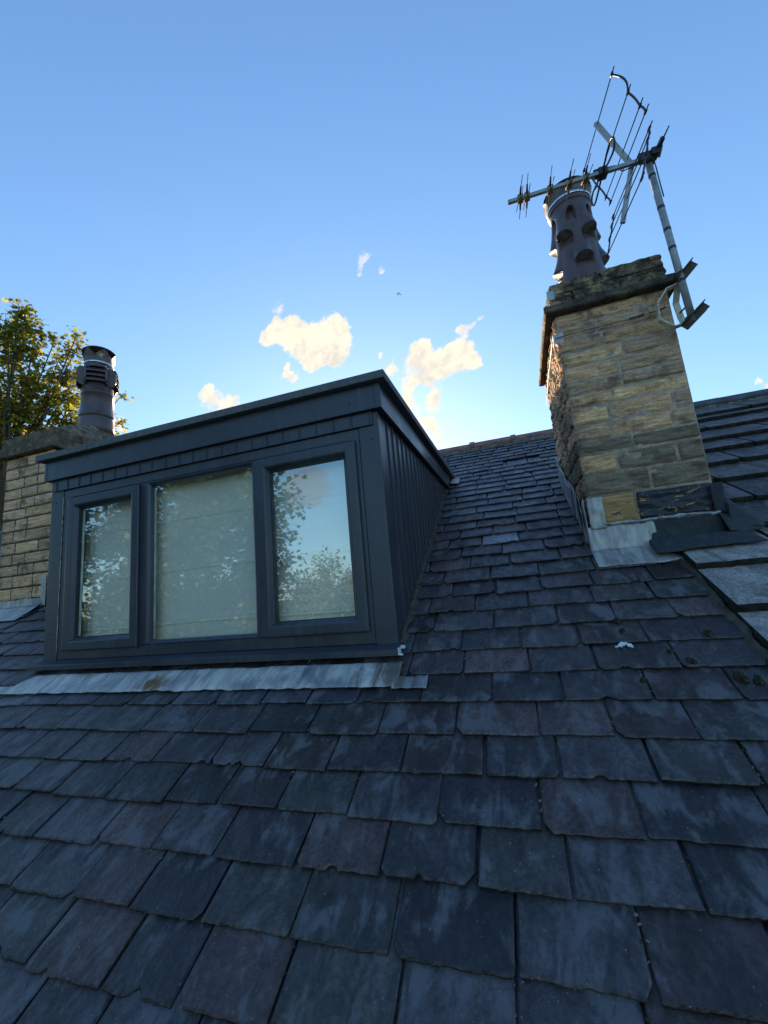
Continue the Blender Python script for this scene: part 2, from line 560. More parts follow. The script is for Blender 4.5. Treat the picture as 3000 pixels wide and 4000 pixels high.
M_MORTAR = simple('lime_mortar', (0.40, 0.29, 0.215), 0.95, 0, 0.35, 20, 0.6, 0.2, (0.10, 0.09, 0.075), (0.58, 0.72))
M_DARKMORTAR = simple('dark_mortar', (0.075, 0.065, 0.05), 0.95, 0, 0.35, 20, 0.6, 0.2)
M_LEAD = mat_lead('lead_apron', (0.46, 0.42, 0.39))
M_LEAD2 = mat_lead('lead_flashing', (0.39, 0.36, 0.335), False)
M_PAINT = mat_paint()
M_RUBBER = simple('black_seal', (0.012, 0.012, 0.014), 0.5, 0, 0.1, 30, 0.0)
M_ROOFING = simple('mineral_roofing', (0.125, 0.125, 0.13), 0.8, 0, 0.25, 60, 0.5, 0.3, None, (0, 1), 0.003)
M_FELT = simple('bitumen_felt', (0.038, 0.042, 0.046), 0.82, 0, 0.25, 30, 0.5, 0.3, (0.07, 0.075, 0.08), (0.5, 0.75), 0.004)
M_GLASS = mat_glass()
M_BLIND = mat_blind()
M_DARK = simple('dark_interior', (0.03, 0.03, 0.03), 0.9)
M_SEAL = simple('pale_spacer', (0.55, 0.62, 0.55), 0.4)
M_CLAY = simple('brown_clay', (0.105, 0.066, 0.066), 0.4, 0, 0.3, 9, 0.25, 0.5, (0.13, 0.10, 0.10), (0.55, 0.8), 0.004)
M_CLAYHOLE = simple('flue_dark', (0.01, 0.009, 0.009), 0.9)
M_RIDGE = simple('ridge_clay', (0.26, 0.110, 0.085), 0.7, 0, 0.4, 10, 0.5, 0.35, (0.07, 0.06, 0.06), (0.5, 0.7))
M_RIDGESTONE = simple('ridge_stone', (0.075, 0.072, 0.075), 0.85, 0, 0.4, 10, 0.6, 0.25)
M_STEEL = simple('stainless_band', (0.62, 0.64, 0.66), 0.25, 0.9, 0.1, 20, 0.05)
M_GALV = simple('galvanised_tube', (0.33, 0.335, 0.34), 0.45, 0.2, 0.2, 18, 0, 0.5, (0.32, 0.30, 0.27), (0.6, 0.75))
M_COWL = simple('rusty_cowl', (0.135, 0.105, 0.09), 0.5, 0.5, 0.4, 18, 0.4, 0.5, (0.50, 0.42, 0.26), (0.57, 0.64))
M_COWLCAP = simple('dark_red_cowl_cap', (0.075, 0.028, 0.026), 0.45, 0.2, 0.4, 20, 0.3, 0.5)
M_ROD = simple('dark_aerial_rod', (0.065, 0.038, 0.040), 0.45, 0.3, 0.2, 20, 0.05)
M_PLASTIC = simple('black_plastic', (0.02, 0.02, 0.022), 0.5, 0, 0.2, 20, 0.1)
M_BRASS = simple('faded_plastic_clip', (0.30, 0.22, 0.10), 0.5, 0.2, 0.3, 40, 0.2)
M_BRACKET = simple('weathered_bracket', (0.66, 0.58, 0.44), 0.6, 0.0, 0.3, 25, 0.2, 0.4, (0.12, 0.06, 0.035), (0.55, 0.70))
M_RUST = simple('rusted_channel', (0.095, 0.068, 0.058), 0.7, 0.2, 0.4, 25, 0.4, 0.4, (0.20, 0.10, 0.05), (0.55, 0.7))
M_WHITE = simple('white_plastic', (0.62, 0.63, 0.62), 0.5, 0, 0.2, 20, 0.2)
M_GREYPLATE = simple('zinc_plate', (0.36, 0.39, 0.42), 0.5, 0.4, 0.2, 20, 0.2)
M_MOSS = simple('dry_moss', (0.070, 0.060, 0.036), 0.95, 0, 0.6, 60, 1.0, 0.1, (0.15, 0.125, 0.085), (0.5, 0.7), 0.01)
M_DROP = simple('white_dropping', (0.66, 0.68, 0.72), 0.7, 0, 0.1, 30, 0.2)
M_BARK = simple('tree_bark', (0.085, 0.065, 0.045), 0.9, 0, 0.4, 12, 0.8)
M_BARKDARK = simple('dark_tree_bark', (0.010, 0.010, 0.008), 0.9, 0, 0.4, 12, 0.8)
M_LEAF1 = mat_leaf('maple_leaf', (0.065, 0.090, 0.026, 1), (0.21, 0.22, 0.050, 1), (0.62, 0.40, 0.06, 1), 0.62)
M_LEAF2 = mat_leaf('dark_leaf', (0.020, 0.036, 0.010, 1), (0.05, 0.068, 0.014, 1), (0.16, 0.12, 0.02, 1), 0.3)
M_LEAF3 = mat_leaf('yellowing_leaf', (0.06, 0.085, 0.02, 1), (0.13, 0.14, 0.03, 1), (0.26, 0.19, 0.04, 1), 0.3)
M_GRASS = simple('rough_grass', (0.045, 0.07, 0.02), 0.95, 0, 0.5, 0.6, 0.5, 0.1, (0.10, 0.09, 0.045), (0.5, 0.7))
M_WALLSTONE = simple('house_stone', (0.26, 0.20, 0.125), 0.9, 0, 0.4, 5, 0.6, 0.2)
M_DECK = simple('roof_underlay', (0.02, 0.02, 0.022), 0.95, 0, 0.2, 10, 0.2)
M_PLANE = simple('aircraft_skin', (0.30, 0.31, 0.34), 0.4, 0, 0.05, 1, 0)

# ---------------------------------------------------------------- the roof plane
P = 0.5262
CP, SP, TP = math.cos(P), math.sin(P), math.tan(P)
ZR = -0.0533
YR = 3.4954
ZRIDGE = ZR + YR * TP
S_RIDGE = YR / CP


def roofz(y):
    return ZR + y * TP


def rp(x, s, n=0.0):                       # roof coords -> world
    return Vector((x, s * CP - n * SP, ZR + s * SP + n * CP))


def rpy(x, y, n=0.0):
    return Vector((x, y - n * SP, ZR + y * TP + n * CP))


# ground, far below
g = MB()
g.grid(lambda u, v: ((u - .5) * 3000, (v - .5) * 3000, -6.6), 8, 8)
tag(g.build('ground', M_GRASS), None, None, kind='structure')


def slate_course_mesh(x0, x1, s0, s1, gauge, width, thick, lift, skip, tintf, rng, gap=0.008, chip=0.28, rough=0.004, last_s=None, edge_mi=0):
    mb = MB()
    mb.joints = []
    s = s0
    row = 0
    while s < s1:
        gz = gauge(s)
        x = x0 - rng.uniform(0, width(s)) * 0.5 if row % 2 else x0 - rng.uniform(0, .04)
        L = gz * 2.0 + 0.03
        while x < x1:
            wd = width(s) * rng.uniform(0.86, 1.14)
            a, b = max(x, x0), min(x + wd, x1)
            x += wd
            if x1 - b < 0.06:
                b = x1
                x = x1 + 1
            if b - a < 0.05:
                continue
            if skip(a, b, s, s + gz):
                continue
            mb.joints.append((b, s, gz))
            cs = s + rng.uniform(-0.007, 0.007)
            t = thick * rng.uniform(0.75, 1.3)
            rot = rng.uniform(-0.012, 0.012)
            h0 = lift + rng.uniform(-0.0015, 0.0025)
            tw = rng.uniform(-0.004, 0.004)
            l, r = a + gap * rng.uniform(0.2, 0.7), b - gap * rng.uniform(0.2, 0.7)
            n = 24
            bl = rng.uniform(0.008, 0.034) if rng.random() < chip else 0.0025
            br = rng.uniform(0.008, 0.034) if rng.random() < chip else 0.0025
            big = rng.random() < 0.03
            bite = rng.uniform(0.1, 0.9) if rng.random() < 0.16 else 0
            ph = rng.uniform(0, 100)
            out = []
            hh = gz
            # right side (top to bottom), bottom (right to left), left side (bottom to top)
            for k in range(4):
                f = k / 3
                out.append((r + (fbm((ph, f * 3, 0), 3)) * 0.0025, cs + L - f * (L - br)))
            ww = r - l
            for k in range(n + 1):
                f = k / n
                xx = r - (br * 0.8) - f * (ww - (br + bl) * 0.8)
                yy = cs + fbm((xx * 14, ph, 1), 3) * rough * 0.7 + rng.uniform(-rough, rough) * 0.32 + (0.012 if bite and abs(f - bite) < 0.06 else 0)
                if big and abs(f - 0.5) < 0.12:
                    yy += 0.02 * (1 - abs(f - 0.5) / 0.12)
                out.append((xx, yy))
            for k in range(4):
                f = k / 3
                out.append((l + (fbm((ph, f * 3, 7), 3)) * 0.0025, cs + bl + f * (L - bl)))
            cxm = (l + r) / 2

            def hgt(px, py):
                return h0 - (lift / (2 * gz)) * (py - s) + tw * (px - cxm) / max(ww, .01)
            base = len(mb.v)
            m = len(out)
            col = tintf(cxm, s, rng)
            for (px, py) in out:                                         # top rim, inset
                ins = 0.003 + 0.0025 * rng.random()
                qx = px + (cxm - px) / max(abs(cxm - px), .01) * ins * (1 if abs(px - cxm) > ww * .45 else 0)
                qy = py + (ins if py < cs + 0.06 else 0)
                qx2 = qx - rot * (py - cs)
                mb.v.append((qx2, qy + rot * (px - cxm), hgt(px, py)))
            for (px, py) in out:                                         # outer rim
                mb.v.append((px - rot * (py - cs), py + rot * (px - cxm), hgt(px, py) - t * rng.uniform(0.25, 0.5)))
            for (px, py) in out:
                mb.v.append((px - rot * (py - cs), py + rot * (px - cxm) + 0.001, hgt(px, py) - t))
            mb.face([base + i for i in range(m)][::-1], 0, col)
            for i in range(m - 1):
                for q in (0, 1):
                    A, B = base + q * m + i, base + q * m + i + 1
                    lt = rng.uniform(0.8, 1.5) if q == 0 else 0.7
                    mb.face((A, B, B + m, A + m), edge_mi, (col[0] * lt, col[1] * lt, col[2] * lt, col[3]))
        s += gz
        row += 1
    return mb


def slate_tint(cx, s, rng):
    k = rng.random()
    b = rng.uniform(0.5, 1.5)
    warm = max(0.0, min(1.0, (s + 0.2) / 0.8)) if cx < 0.75 else 0.15
    if k < 0.22 + 0.25 * warm:
        c = (0.060, 0.038, 0.036)
    elif k < 0.40:
        c = (0.040, 0.034, 0.030)
    else:
        c = (0.041, 0.0325, 0.034)
    if abs(s + 0.32) < 0.08 and cx < 0.1 and k < 0.75:
        c = (0.050, 0.042, 0.052)
    if s > 1.6:
        c = (0.052, 0.050, 0.056)
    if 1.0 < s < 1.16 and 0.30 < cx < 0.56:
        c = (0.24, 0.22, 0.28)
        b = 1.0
    return (c[0] * b, c[1] * b, c[2] * b, rng.random())


def gauge_main(s):
    return 0.152 if s < 2.0 else 0.152 - 0.018 * min(1, (s - 2.0) / 1.5)


def width_main(s):
    return 0.262 if s < 0.6 else (0.262 if s < 2.0 else 0.262 - 0.075 * min(1, (s - 2.0) / 1.2))


def skip_main(a, b, s0, s1):
    y0, y1 = s0 * CP, s1 * CP
    if a > -2.36 and b < -0.03 and y0 > 0.02 and y1 < 2.25:
        return True
    if a > 1.05 and y0 > 0.78 and y1 < 1.65:
        return True
    if 0.62 < (a + b) / 2 < 0.87 and 2.87 < s0 < 3.06:
        return True
    return False


S_EAVE = -2.75
slate_roof = thing('slate_roof', 'dark blue slate roof in rough courses around the grey dormer', 'roof', (-1.0, 0, ZR))
rng = random.Random(5)
XL, XV = -3.47, 1.392


def place_slates(mb, name, mat, root):
    o = mb.build(name, mat, None, loc=(0, 0, ZR), rot=(P, 0, 0))
    o.parent = root
    o.location = Vector((0, 0, ZR)) - WLOC[root.name]
    return o


sl_main = slate_course_mesh(XL + .006, XV, S_EAVE, S_RIDGE - 0.10, gauge_main, width_main, 0.0105, 0.026, skip_main, slate_tint, rng)
place_slates(sl_main, 'slates', M_SLATE, slate_roof)


def deck(root, x0, x1):
    mb = MB()
    a, b = rp(x0, S_EAVE + .05, -0.012), rp(x0, S_RIDGE, -0.012)
    c = Vector((x0, 2 * YR - a.y, a.z))
    a2, b2, c2 = a + Vector((x1 - x0, 0, 0)), b + Vector((x1 - x0, 0, 0)), c + Vector((x1 - x0, 0, 0))
    d = Vector((0, 0, -0.12))
    mb.add([a, a2, b2, b, c, c2, a + d, a2 + d, b2 + d, b + d, c + d, c2 + d],
           [(0, 1, 2, 3), (3, 2, 5, 4), (6, 9, 8, 7), (9, 10, 11, 8), (0, 6, 7, 1), (4, 5, 11, 10), (0, 3, 9, 6), (3, 4, 10, 9), (1, 7, 8, 2), (2, 8, 11, 5)])
    return mb.build('roof_deck', M_DECK, root)


def ridge(root, x0, x1, mat, step, collar, seed, wd=0.115):
    r = random.Random(seed)
    mb = MB()
    x = x0
    k = 0
    while x < x1 - 0.02:
        e = min(x + step, x1)
        dz = r.uniform(-0.004, 0.004)
        prof = []
        for i in range(9):
            a = -1 + 2 * i / 8
            yy = a * wd
            zz = 0.080 - abs(a) * wd * TP * 0.98 - 0.012 * (1 - (1 - abs(a)) ** 2)
            prof.append((yy, zz + dz))

        def strip(xa, xb, up):
            b = len(mb.v)
            for xx in (xa, xb):
                for (yy, zz) in prof:
                    mb.v.append((xx, YR + yy * (1 + up * 2), ZRIDGE + zz + up))
                for (yy, zz) in prof[::-1]:
                    mb.v.append((xx, YR + yy, ZRIDGE + zz + up - 0.022))
            n = len(prof) * 2
            for i in range(n):
                mb.face((b + i, b + (i + 1) % n, b + n + (i + 1) % n, b + n + i))
            mb.face([b + i for i in range(n)][::-1])
            mb.face([b + n + i for i in range(n)])
        strip(x + 0.003, e - 0.003, 0)
        if collar and k > 0:
            strip(x - 0.03, x + 0.035, 0.016)
        x = e
        k += 1
    mb.build('ridge_tiles', mat, root, fixn=True)
    mo = MB()
    for sgn in (-1, 1):
        def Pm(u, v):
            xx = x0 + (x1 - x0) * u
            y = -0.125 - 0.028 * v + 0.014 * fbm((xx * 9, v, 3), 4)
            z = y * TP + 0.060 - 0.052 * v + 0.012 * fbm((xx * 14, v * 3, 9), 4)
            if v < 0.2:
                y = -0.09
                z = -0.035
            return (xx, YR + sgn * -y, ZRIDGE + z)
        mo.grid(Pm, 160, 5, flip=(sgn < 0))
    mo.build('ridge_bedding', M_FLAUNCH, root, smooth=True)


deck(slate_roof, XL, XV)
ridge(slate_roof, XL, XV, M_RIDGE, 0.525, True, 3)
wl = MB()
wl.box(XL, XV, -2.2, 9.2, -6.6, -1.75, 0.0)
wl.build('house_wall', M_WALLSTONE, slate_roof)
gt = MB()
gt.tube([(XL, -2.47, -1.50), (XV, -2.47, -1.50)], 0.055, 12)
gt.build('gutter', M_PLASTIC, slate_roof)

# left neighbour
left_roof = thing('slate_roof', 'neighbouring slate roof beyond the dark seam, under the left chimney', 'roof', (-6.0, 0, ZR))
sl2 = slate_course_mesh(-9.0, XL - 0.02, S_EAVE + .06, S_RIDGE - 0.10, gauge_main, width_main, 0.0105, 0.026,
                        lambda a, b, s0, s1: (a > -4.10 and b < -3.5 and s0 * CP > 0.8 and s1 * CP < 1.7), slate_tint, random.Random(15))
place_slates(sl2, 'slates', M_SLATE, left_roof)
deck(left_roof, -9.0, XL - .006)
ridge(left_roof, -9.0, XL - .006, M_RIDGE, 0.525, True, 4)
w2 = MB()
w2.box(-9.0, XL - .01, -2.2, 9.2, -6.6, -1.75, 0.0)
w2.build('house_wall', M_WALLSTONE, left_roof)

# right neighbour: stone slates
SG = [-2.75, -2.36, -1.98, -1.61, -1.25, -0.90, -0.56, -0.22, 0.125, 0.47, 0.833, 1.191, 1.552, 1.895, 2.235, 2.541, 2.884, 3.242, 3.46, 3.75]


def gauge_st(s):
    for i in range(len(SG) - 1):
        if SG[i] - 0.02 <= s < SG[i + 1] - 0.02:
            return SG[i + 1] - s
    return 0.3


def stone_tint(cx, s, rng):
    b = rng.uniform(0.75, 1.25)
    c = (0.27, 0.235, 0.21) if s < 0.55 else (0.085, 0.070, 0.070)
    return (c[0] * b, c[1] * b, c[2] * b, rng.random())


stone_roof = thing('stone_slate_roof', 'neighbouring roof of thick grey stone slabs with mossy, shadow-dark edges', 'roof', (4.0, 0, ZR))
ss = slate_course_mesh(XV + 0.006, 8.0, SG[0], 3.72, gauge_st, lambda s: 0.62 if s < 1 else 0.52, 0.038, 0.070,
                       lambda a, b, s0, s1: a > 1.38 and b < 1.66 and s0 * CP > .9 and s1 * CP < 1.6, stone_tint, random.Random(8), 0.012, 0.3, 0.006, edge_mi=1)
M_SLABEDGE = simple('mossy_shadow_slab_edge', (0.028, 0.027, 0.022), 0.95, 0, 0.5, 30, 0.8, 0.15, (0.060, 0.060, 0.018), (0.55, 0.7))  # near-black edge colour paints the shadow lines under each course, with moss
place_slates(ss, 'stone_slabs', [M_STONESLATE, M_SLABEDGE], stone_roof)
deck(stone_roof, XV + .006, 8.0)
ridge(stone_roof, XV + .006, 8.0, M_RIDGESTONE, 0.8, False, 6, 0.14)
w3 = MB()
w3.box(XV + .01, 8.0, -2.2, 9.2, -6.6, -1.75, 0.0)
w3.build('house_wall', M_WALLSTONE, stone_roof)

# ---------------------------------------------------------------- dormer
dormer = thing('dormer', 'flat roofed anthracite grey dormer with three window lights on the slate roof', 'dormer', (-1.2, 0, 0))
DW = 2.4


def part(name, fn, mat, parent, **kw):
    mb = MB()
    fn(mb)
    return mb.build(name, mat, parent, **kw)


def screw(mb, x, y, z, ax='y'):
    mb_ = bmesh.new()
    bmesh.ops.create_uvsphere(mb_, u_segments=8, v_segments=5, radius=0.0055)
    sc = Vector((1, 0.55, 1)) if ax == 'y' else Vector((0.55, 1, 1))
    for q in mb_.verts:
        q.co = Vector((q.co.x * sc.x + x, q.co.y * sc.y + y, q.co.z * sc.z + z))
    mb.take(mb_)


def f_post(x0, x1):
    def fn(mb):
        mb.box(x0, x1, 0.0, 0.055, -0.01, 1.192, 0.0025)
        for z in (0.16, 1.04):
            screw(mb, (x0 + x1) / 2 + (0.012 if x0 > -1 else -0.012), -0.001, z)
    return fn


part('corner_post', f_post(-2.40, -2.288), M_PAINT, dormer)
part('corner_post', f_post(-0.112, 0.0), M_PAINT, dormer)


def f_tg(mb):
    mb.box(-2.388, -0.030, -0.009, 0.003, 1.119, 1.196, 0.0015)
    x = -2.35
    while x < -0.05:
        for dx in (0.0, 0.0085):
            mb.box(x + dx, x + dx + 0.0042, -0.0128, -0.0085, 1.1195, 1.196, 0.0014)
        x += 0.1045
    mb.box(-2.389, -0.029, -0.0115, -0.0085, 1.1165, 1.1205, 0.001)
    mb.box(-2.385, -0.032, 0.0035, 0.05, 1.122, 1.196, 0)


part('front_cladding', f_tg, M_PAINT, dormer)


def f_cheek(xo, sgn):
    def fn(mb):
        y = 0.058
        while y < 2.3:
            e = min(y + 0.1045, 2.32)
            z0 = max(-0.1, roofz(y) - 0.1)
            xa, xb = (xo - 0.014, xo) if sgn > 0 else (xo, xo + 0.014)
            mb.box(xa, xb, y, e - 0.0012, z0, 1.196, 0.0015)
            ra, rb = (xo - 0.001, xo + 0.0085) if sgn > 0 else (xo - 0.0085, xo + 0.001)
            mb.box(ra, rb, e - 0.009, e - 0.0035, z0, 1.196, 0.0016)
            y = e
        xa, xb = (xo - 0.05, xo - 0.0145) if sgn > 0 else (xo + 0.0145, xo + 0.05)
        for k in range(12):
            a = 0.06 + k * 0.19
            mb.box(xa, xb, a, a + 0.1899, roofz(a) - 0.1, 1.195, 0)
    return fn


part('cheek_cladding', f_cheek(-0.004, 1), M_PAINT, dormer)
part('cheek_cladding', f_cheek(-2.396, -1), M_PAINT, dormer)


def f_fascia(mb):
    mb.box(-2.432, 0.0, -0.0335, -0.014, 1.193, 1.331, 0.003)
    mb.box(0.0005, 0.0355, -0.0355, -0.012, 1.1915, 1.331, 0.003)      # corner cover
    mb.box(-2.434, -2.405, -0.0355, -0.0125, 1.1915, 1.331, 0.003)
    mb.box(-2.41, 0.012, -0.0138, 0.06, 1.199, 1.212, 0)
    for x in (-0.14, -0.62, -1.10, -1.58, -2.06):
        screw(mb, x, -0.034, 1.262 + 0.012 * math.sin(x * 9))


part('fascia', f_fascia, M_PAINT, dormer)


def f_sfascia(xo, sgn):
    def fn(mb):
        xa, xb = (xo - 0.02, xo) if sgn > 0 else (xo, xo + 0.02)
        mb.box(xa, xb, -0.0119, 2.235, 1.193, 1.331, 0.003)
        xs0, xs1 = (xo - 0.05, xo - 0.0205) if sgn > 0 else (xo + 0.0205, xo + 0.05)
        mb.box(xs0, xs1, 0.061, 2.22, 1.199, 1.212, 0)
        for y in (0.16, 0.72, 1.30, 1.86):
            screw(mb, xo, y, 1.275, 'x')
    return fn


part('side_fascia', f_sfascia(0.0337, 1), M_PAINT, dormer)
part('side_fascia', f_sfascia(-2.432, -1), M_PAINT, dormer)


def f_roof(mb):
    mb.box(-2.474, 0.0746, -0.0746, 2.52, 1.3325, 1.3775, 0.006)
    mb.box(-2.44, 0.04, -0.045, 2.45, 1.3775, 1.392, 0.004)
    mb.box(-2.0, -1.99, -0.0768, -0.0748, 1.334, 1.376, 0)


part('flat_roof', f_roof, M_ROOFING, dormer)


def f_sill(mb):
    x0, x1 = -2.411, 0.018
    pr = [(0.06, -0.045), (-0.080, -0.047), (-0.0888, -0.045), (-0.0888, -0.0185), (-0.085, -0.0160), (-0.004, -0.0015), (0.06, -0.0015)]
    mb.add([(x0, y, z) for y, z in pr] + [(x1, y, z) for y, z in pr],
           [tuple(range(7))[::1], tuple(range(13, 6, -1))] + [(i, i + 7, (i + 1) % 7 + 7, (i + 1) % 7) for i in range(7)])


part('sill', f_sill, M_PAINT, dormer, fixn=True)


def f_cap(mb):
    mb.box(0.0185, 0.024, -0.085, -0.045, -0.045, -0.012, 0.002)
    mb.box(0.0245, 0.045, -0.05, -0.044, -0.020, -0.005, 0.001)
    mb.box(0.0245, 0.04, -0.078, -0.072, -0.046, -0.038, 0.001)


part('sill_end_cap', f_cap, M_WHITE, dormer)

part('sealant_bead', lambda mb: mb.tube([(-2.2875 + 0.0012 * math.sin(k * 1.3), 0.001, 0.02 + k * 0.03) for k in range(36)], [0.0022 + 0.0012 * abs(math.sin(k * 0.9)) for k in range(36)], 6), simple('stained_sealant', (0.42, 0.40, 0.36), 0.7, 0, 0.4, 30, 0.2, 0.3, (0.16, 0.10, 0.07), (0.45, 0.6)), dormer)

# window frame, fixed light, casements
FX0, FX1, FZ0, FZ1 = -2.286, -0.114, 0.0, 1.1175


def f_frame(mb):
    mb.frame(FX0, FX1, FZ0, FZ1, [(0, 0.06), (0, 0.0065), (0.003, 0.004), (0.058, 0.004), (0.062, 0.010), (0.062, 0.06)])
    mb.box(-1.618, -1.564, 0.0042, 0.06, 0.0625, 1.055, 0.003)      # mullions
    mb.box(-0.778, -0.742, 0.0042, 0.06, 0.0625, 1.055, 0.003)
    mb.frame(-1.5635, -0.7785, 0.0625, 1.0545, [(0, 0.05), (0, 0.005), (0.006, 0.005), (0.020, 0.017), (0.022, 0.05)])


wframe = part('window_frame', f_frame, M_PAINT, dormer, fixn=True)


def pane(x0, x1, z0, z1, y, parent):
    mb = MB()
    mb.add([(x0, y, z0), (x1, y, z0), (x1, y, z1), (x0, y, z1)], [(0, 1, 2, 3)])
    p = mb.build('pane', M_GLASS, parent)
    return p


pane(-1.5455, -0.7965, 0.080, 1.037, 0.036, wframe)


def casement(x0, x1, z0, z1):
    def fn(mb):
        mb.frame(x0, x1, z0, z1, [(0, 0.003), (0, -0.013), (0.004, -0.0175), (0.011, -0.0185), (0.050, -0.0185), (0.058, -0.016),
                                  (0.072, 0.006), (0.0745, 0.010), (0.0745, 0.05)])
        for (xc, zc, sx, sz) in ((x0, z0, 1, 1), (x1, z0, -1, 1), (x1, z1, -1, -1), (x0, z1, 1, -1)):
            mb.bar((xc + sx * .011, -0.0186, zc + sz * .011), (xc + sx * .051, -0.0186, zc + sz * .051), 0.0009, 0.0006, (0, 1, 0), 1, 0)
    c = part('casement', fn, [M_PAINT, M_RUBBER], dormer, fixn=True)
    sd = MB()
    sd.frame(x0 + 0.0748, x1 - 0.0748, z0 + 0.0748, z1 - 0.0748, [(0, 0.012), (0.004, 0.012), (0.004, 0.03)])
    sd.build('glazing_seal', M_RUBBER, c)
    pane(x0 + 0.0752, x1 - 0.0752, z0 + 0.0752, z1 - 0.0752, 0.026, c)
    return c


cas_l = casement(-2.224, -1.609, 0.054, 1.048)
cas_r = casement(-0.750, -0.138, 0.060, 1.050)
sp = MB()
sp.box(-2.140, -2.136, 0.030, 0.042, 0.14, 0.96, 0)
sp.build('glazing_spacer', M_SEAL, cas_l)
sp = MB()
sp.box(-1.538, -1.534, 0.040, 0.052, 0.09, 1.02, 0)
sp.build('glazing_spacer', M_SEAL, wframe)


def f_handle(mb):
    mb.bar((-0.685, 0.062, 0.525), (-0.640, 0.075, 0.43), 0.014, 0.016, (0, 1, 0), bev=0.004)
    mb.box(-0.695, -0.670, 0.050, 0.066, 0.490, 0.545, 0.004)


part('handle', f_handle, M_STEEL, cas_r)


def f_lining(mb):
    mb.box(-2.34, -0.06, 0.52, 0.54, 0.0, 1.19, 0)
    mb.box(-2.345, -2.30, 0.07, 0.519, 0.0, 1.19, 0)
    mb.box(-0.10, -0.055, 0.07, 0.519, 0.0, 1.19, 0)
    mb.box(-2.29, -0.11, 0.07, 0.519, 1.13, 1.19, 0)
    mb.box(-2.29, -0.11, 0.07, 0.519, -0.04, 0.0, 0)


part('interior_lining', f_lining, simple('white_lining', (0.75, 0.75, 0.73), 0.8), dormer)


def f_apron(mb):
    rngl = random.Random(2)
    prof = [(-0.012, -0.046), (-0.030, -0.062), (-0.060, -0.078), (-0.085, -0.086)]
    prof += [(-0.085 - 0.0142 * k, None) for k in range(1, 11)]

    def Pf(u, v):
        x = -2.30 + 2.345 * u
        k = v * (len(prof) - 1)
        i = min(int(k), len(prof) - 2)
        f = k - i
        yv = []
        for (y, z) in (prof[i], prof[i + 1]):
            if z is None:
                z = roofz(y) + 0.046
            yv.append((y, z))
        y = yv[0][0] * (1 - f) + yv[1][0] * f
        z = yv[0][1] * (1 - f) + yv[1][1] * f
        y += 0.006 * fbm((x * 5, 0, 0), 3) * v
        z += (0.006 * fbm((x * 6, v * 3, 4), 4) + 0.004 * fbm((x * 22, v * 5, 4), 3)) * min(1, v * 2)
        if v > 0.9:
            z -= 0.006 * (v - 0.9) / 0.1
        xx = x
        if u < 0.06:                               # left end cut on a slant
            xx = x - (0.06 - u) * 2.5 * (v - 0.35)
        return (xx, y, z)
    mb.sheet(Pf, 150, 14, 0.003)

    def tail(x0, x1, y0, y1):
        def Pt(u, v):
            x = x0 + (x1 - x0) * u
            y = y0 + (y1 - y0) * v + 0.005 * fbm((x * 9, v, 5), 3)
            return (x, y, roofz(y) + 0.040 + 0.005 * fbm((x * 16, y * 16, 2), 3))
        mb.sheet(Pt, 24, 6, 0.003)
    tail(-2.66, -2.20, -0.176, -0.228)
    tail(0.02, 0.172, -0.176, -0.236)


part('lead_apron', f_apron, M_LEAD, dormer, smooth=True)


def f_cornerlead(mb):
    mb.sheet(lambda u, v: rp(0.045 + 0.085 * u, 2.50 + 0.17 * v, 0.034 + 0.012 * (1 - u)), 6, 6, 0.003, (0, -SP, CP))


part('corner_lead', f_cornerlead, M_LEAD2, dormer)


def f_fillet(mb):
    def Pf(u, v):
        y = 0.02 + 2.2 * u
        a = v
        return (-0.002 + 0.030 * a + 0.006 * fbm((y * 9, 0, 0), 3), y, roofz(y) + 0.036 - 0.020 * a + 0.006 * fbm((y * 14, 2, 0), 3))
    mb.sheet(Pf, 120, 3, 0.01)


part('mortar_fillet', f_fillet, M_DARKMORTAR, dormer)

# roman blind inside
bl = MB()


def Pbl(u, v):
    x = -2.225 + 2.095 * u
    z = 0.075 + 1.02 * v
    y = 0.110 + 0.006 * math.sin(x * 5 + 1) + 0.004 * fbm((x * 3, z * 2, 0), 3)
    for zf in (0.165, 0.486, 0.806):
        d = z - zf - 0.004 * math.sin(x * 4)
        y -= 0.006 * math.exp(-(d / 0.005) ** 2) + 0.004 * max(0, 1 - abs(d - 0.02) / 0.03) * (1 if d > 0 else 0)
    y -= 0.006 * math.exp(-((x - (-1.55)) / 0.006) ** 2) * 0
    return (x, y, z)


bl.sheet(Pbl, 120, 200, 0.002, (0, -1, 0))
blind = thing('roman_blind', 'pale roman blind lowered behind the dormer glass', 'blind', (-1.1, 0.15, 0.075))
bl.build('fabric', M_BLIND, blind, smooth=True)
cdm = MB()
cdm.tube([(-2.13 + 0.012 * math.sin(k * 0.35), 0.085, 1.05 - k * 0.045) for k in range(21)], 0.0018, 5)
cdm.build('cord', M_WHITE, blind)


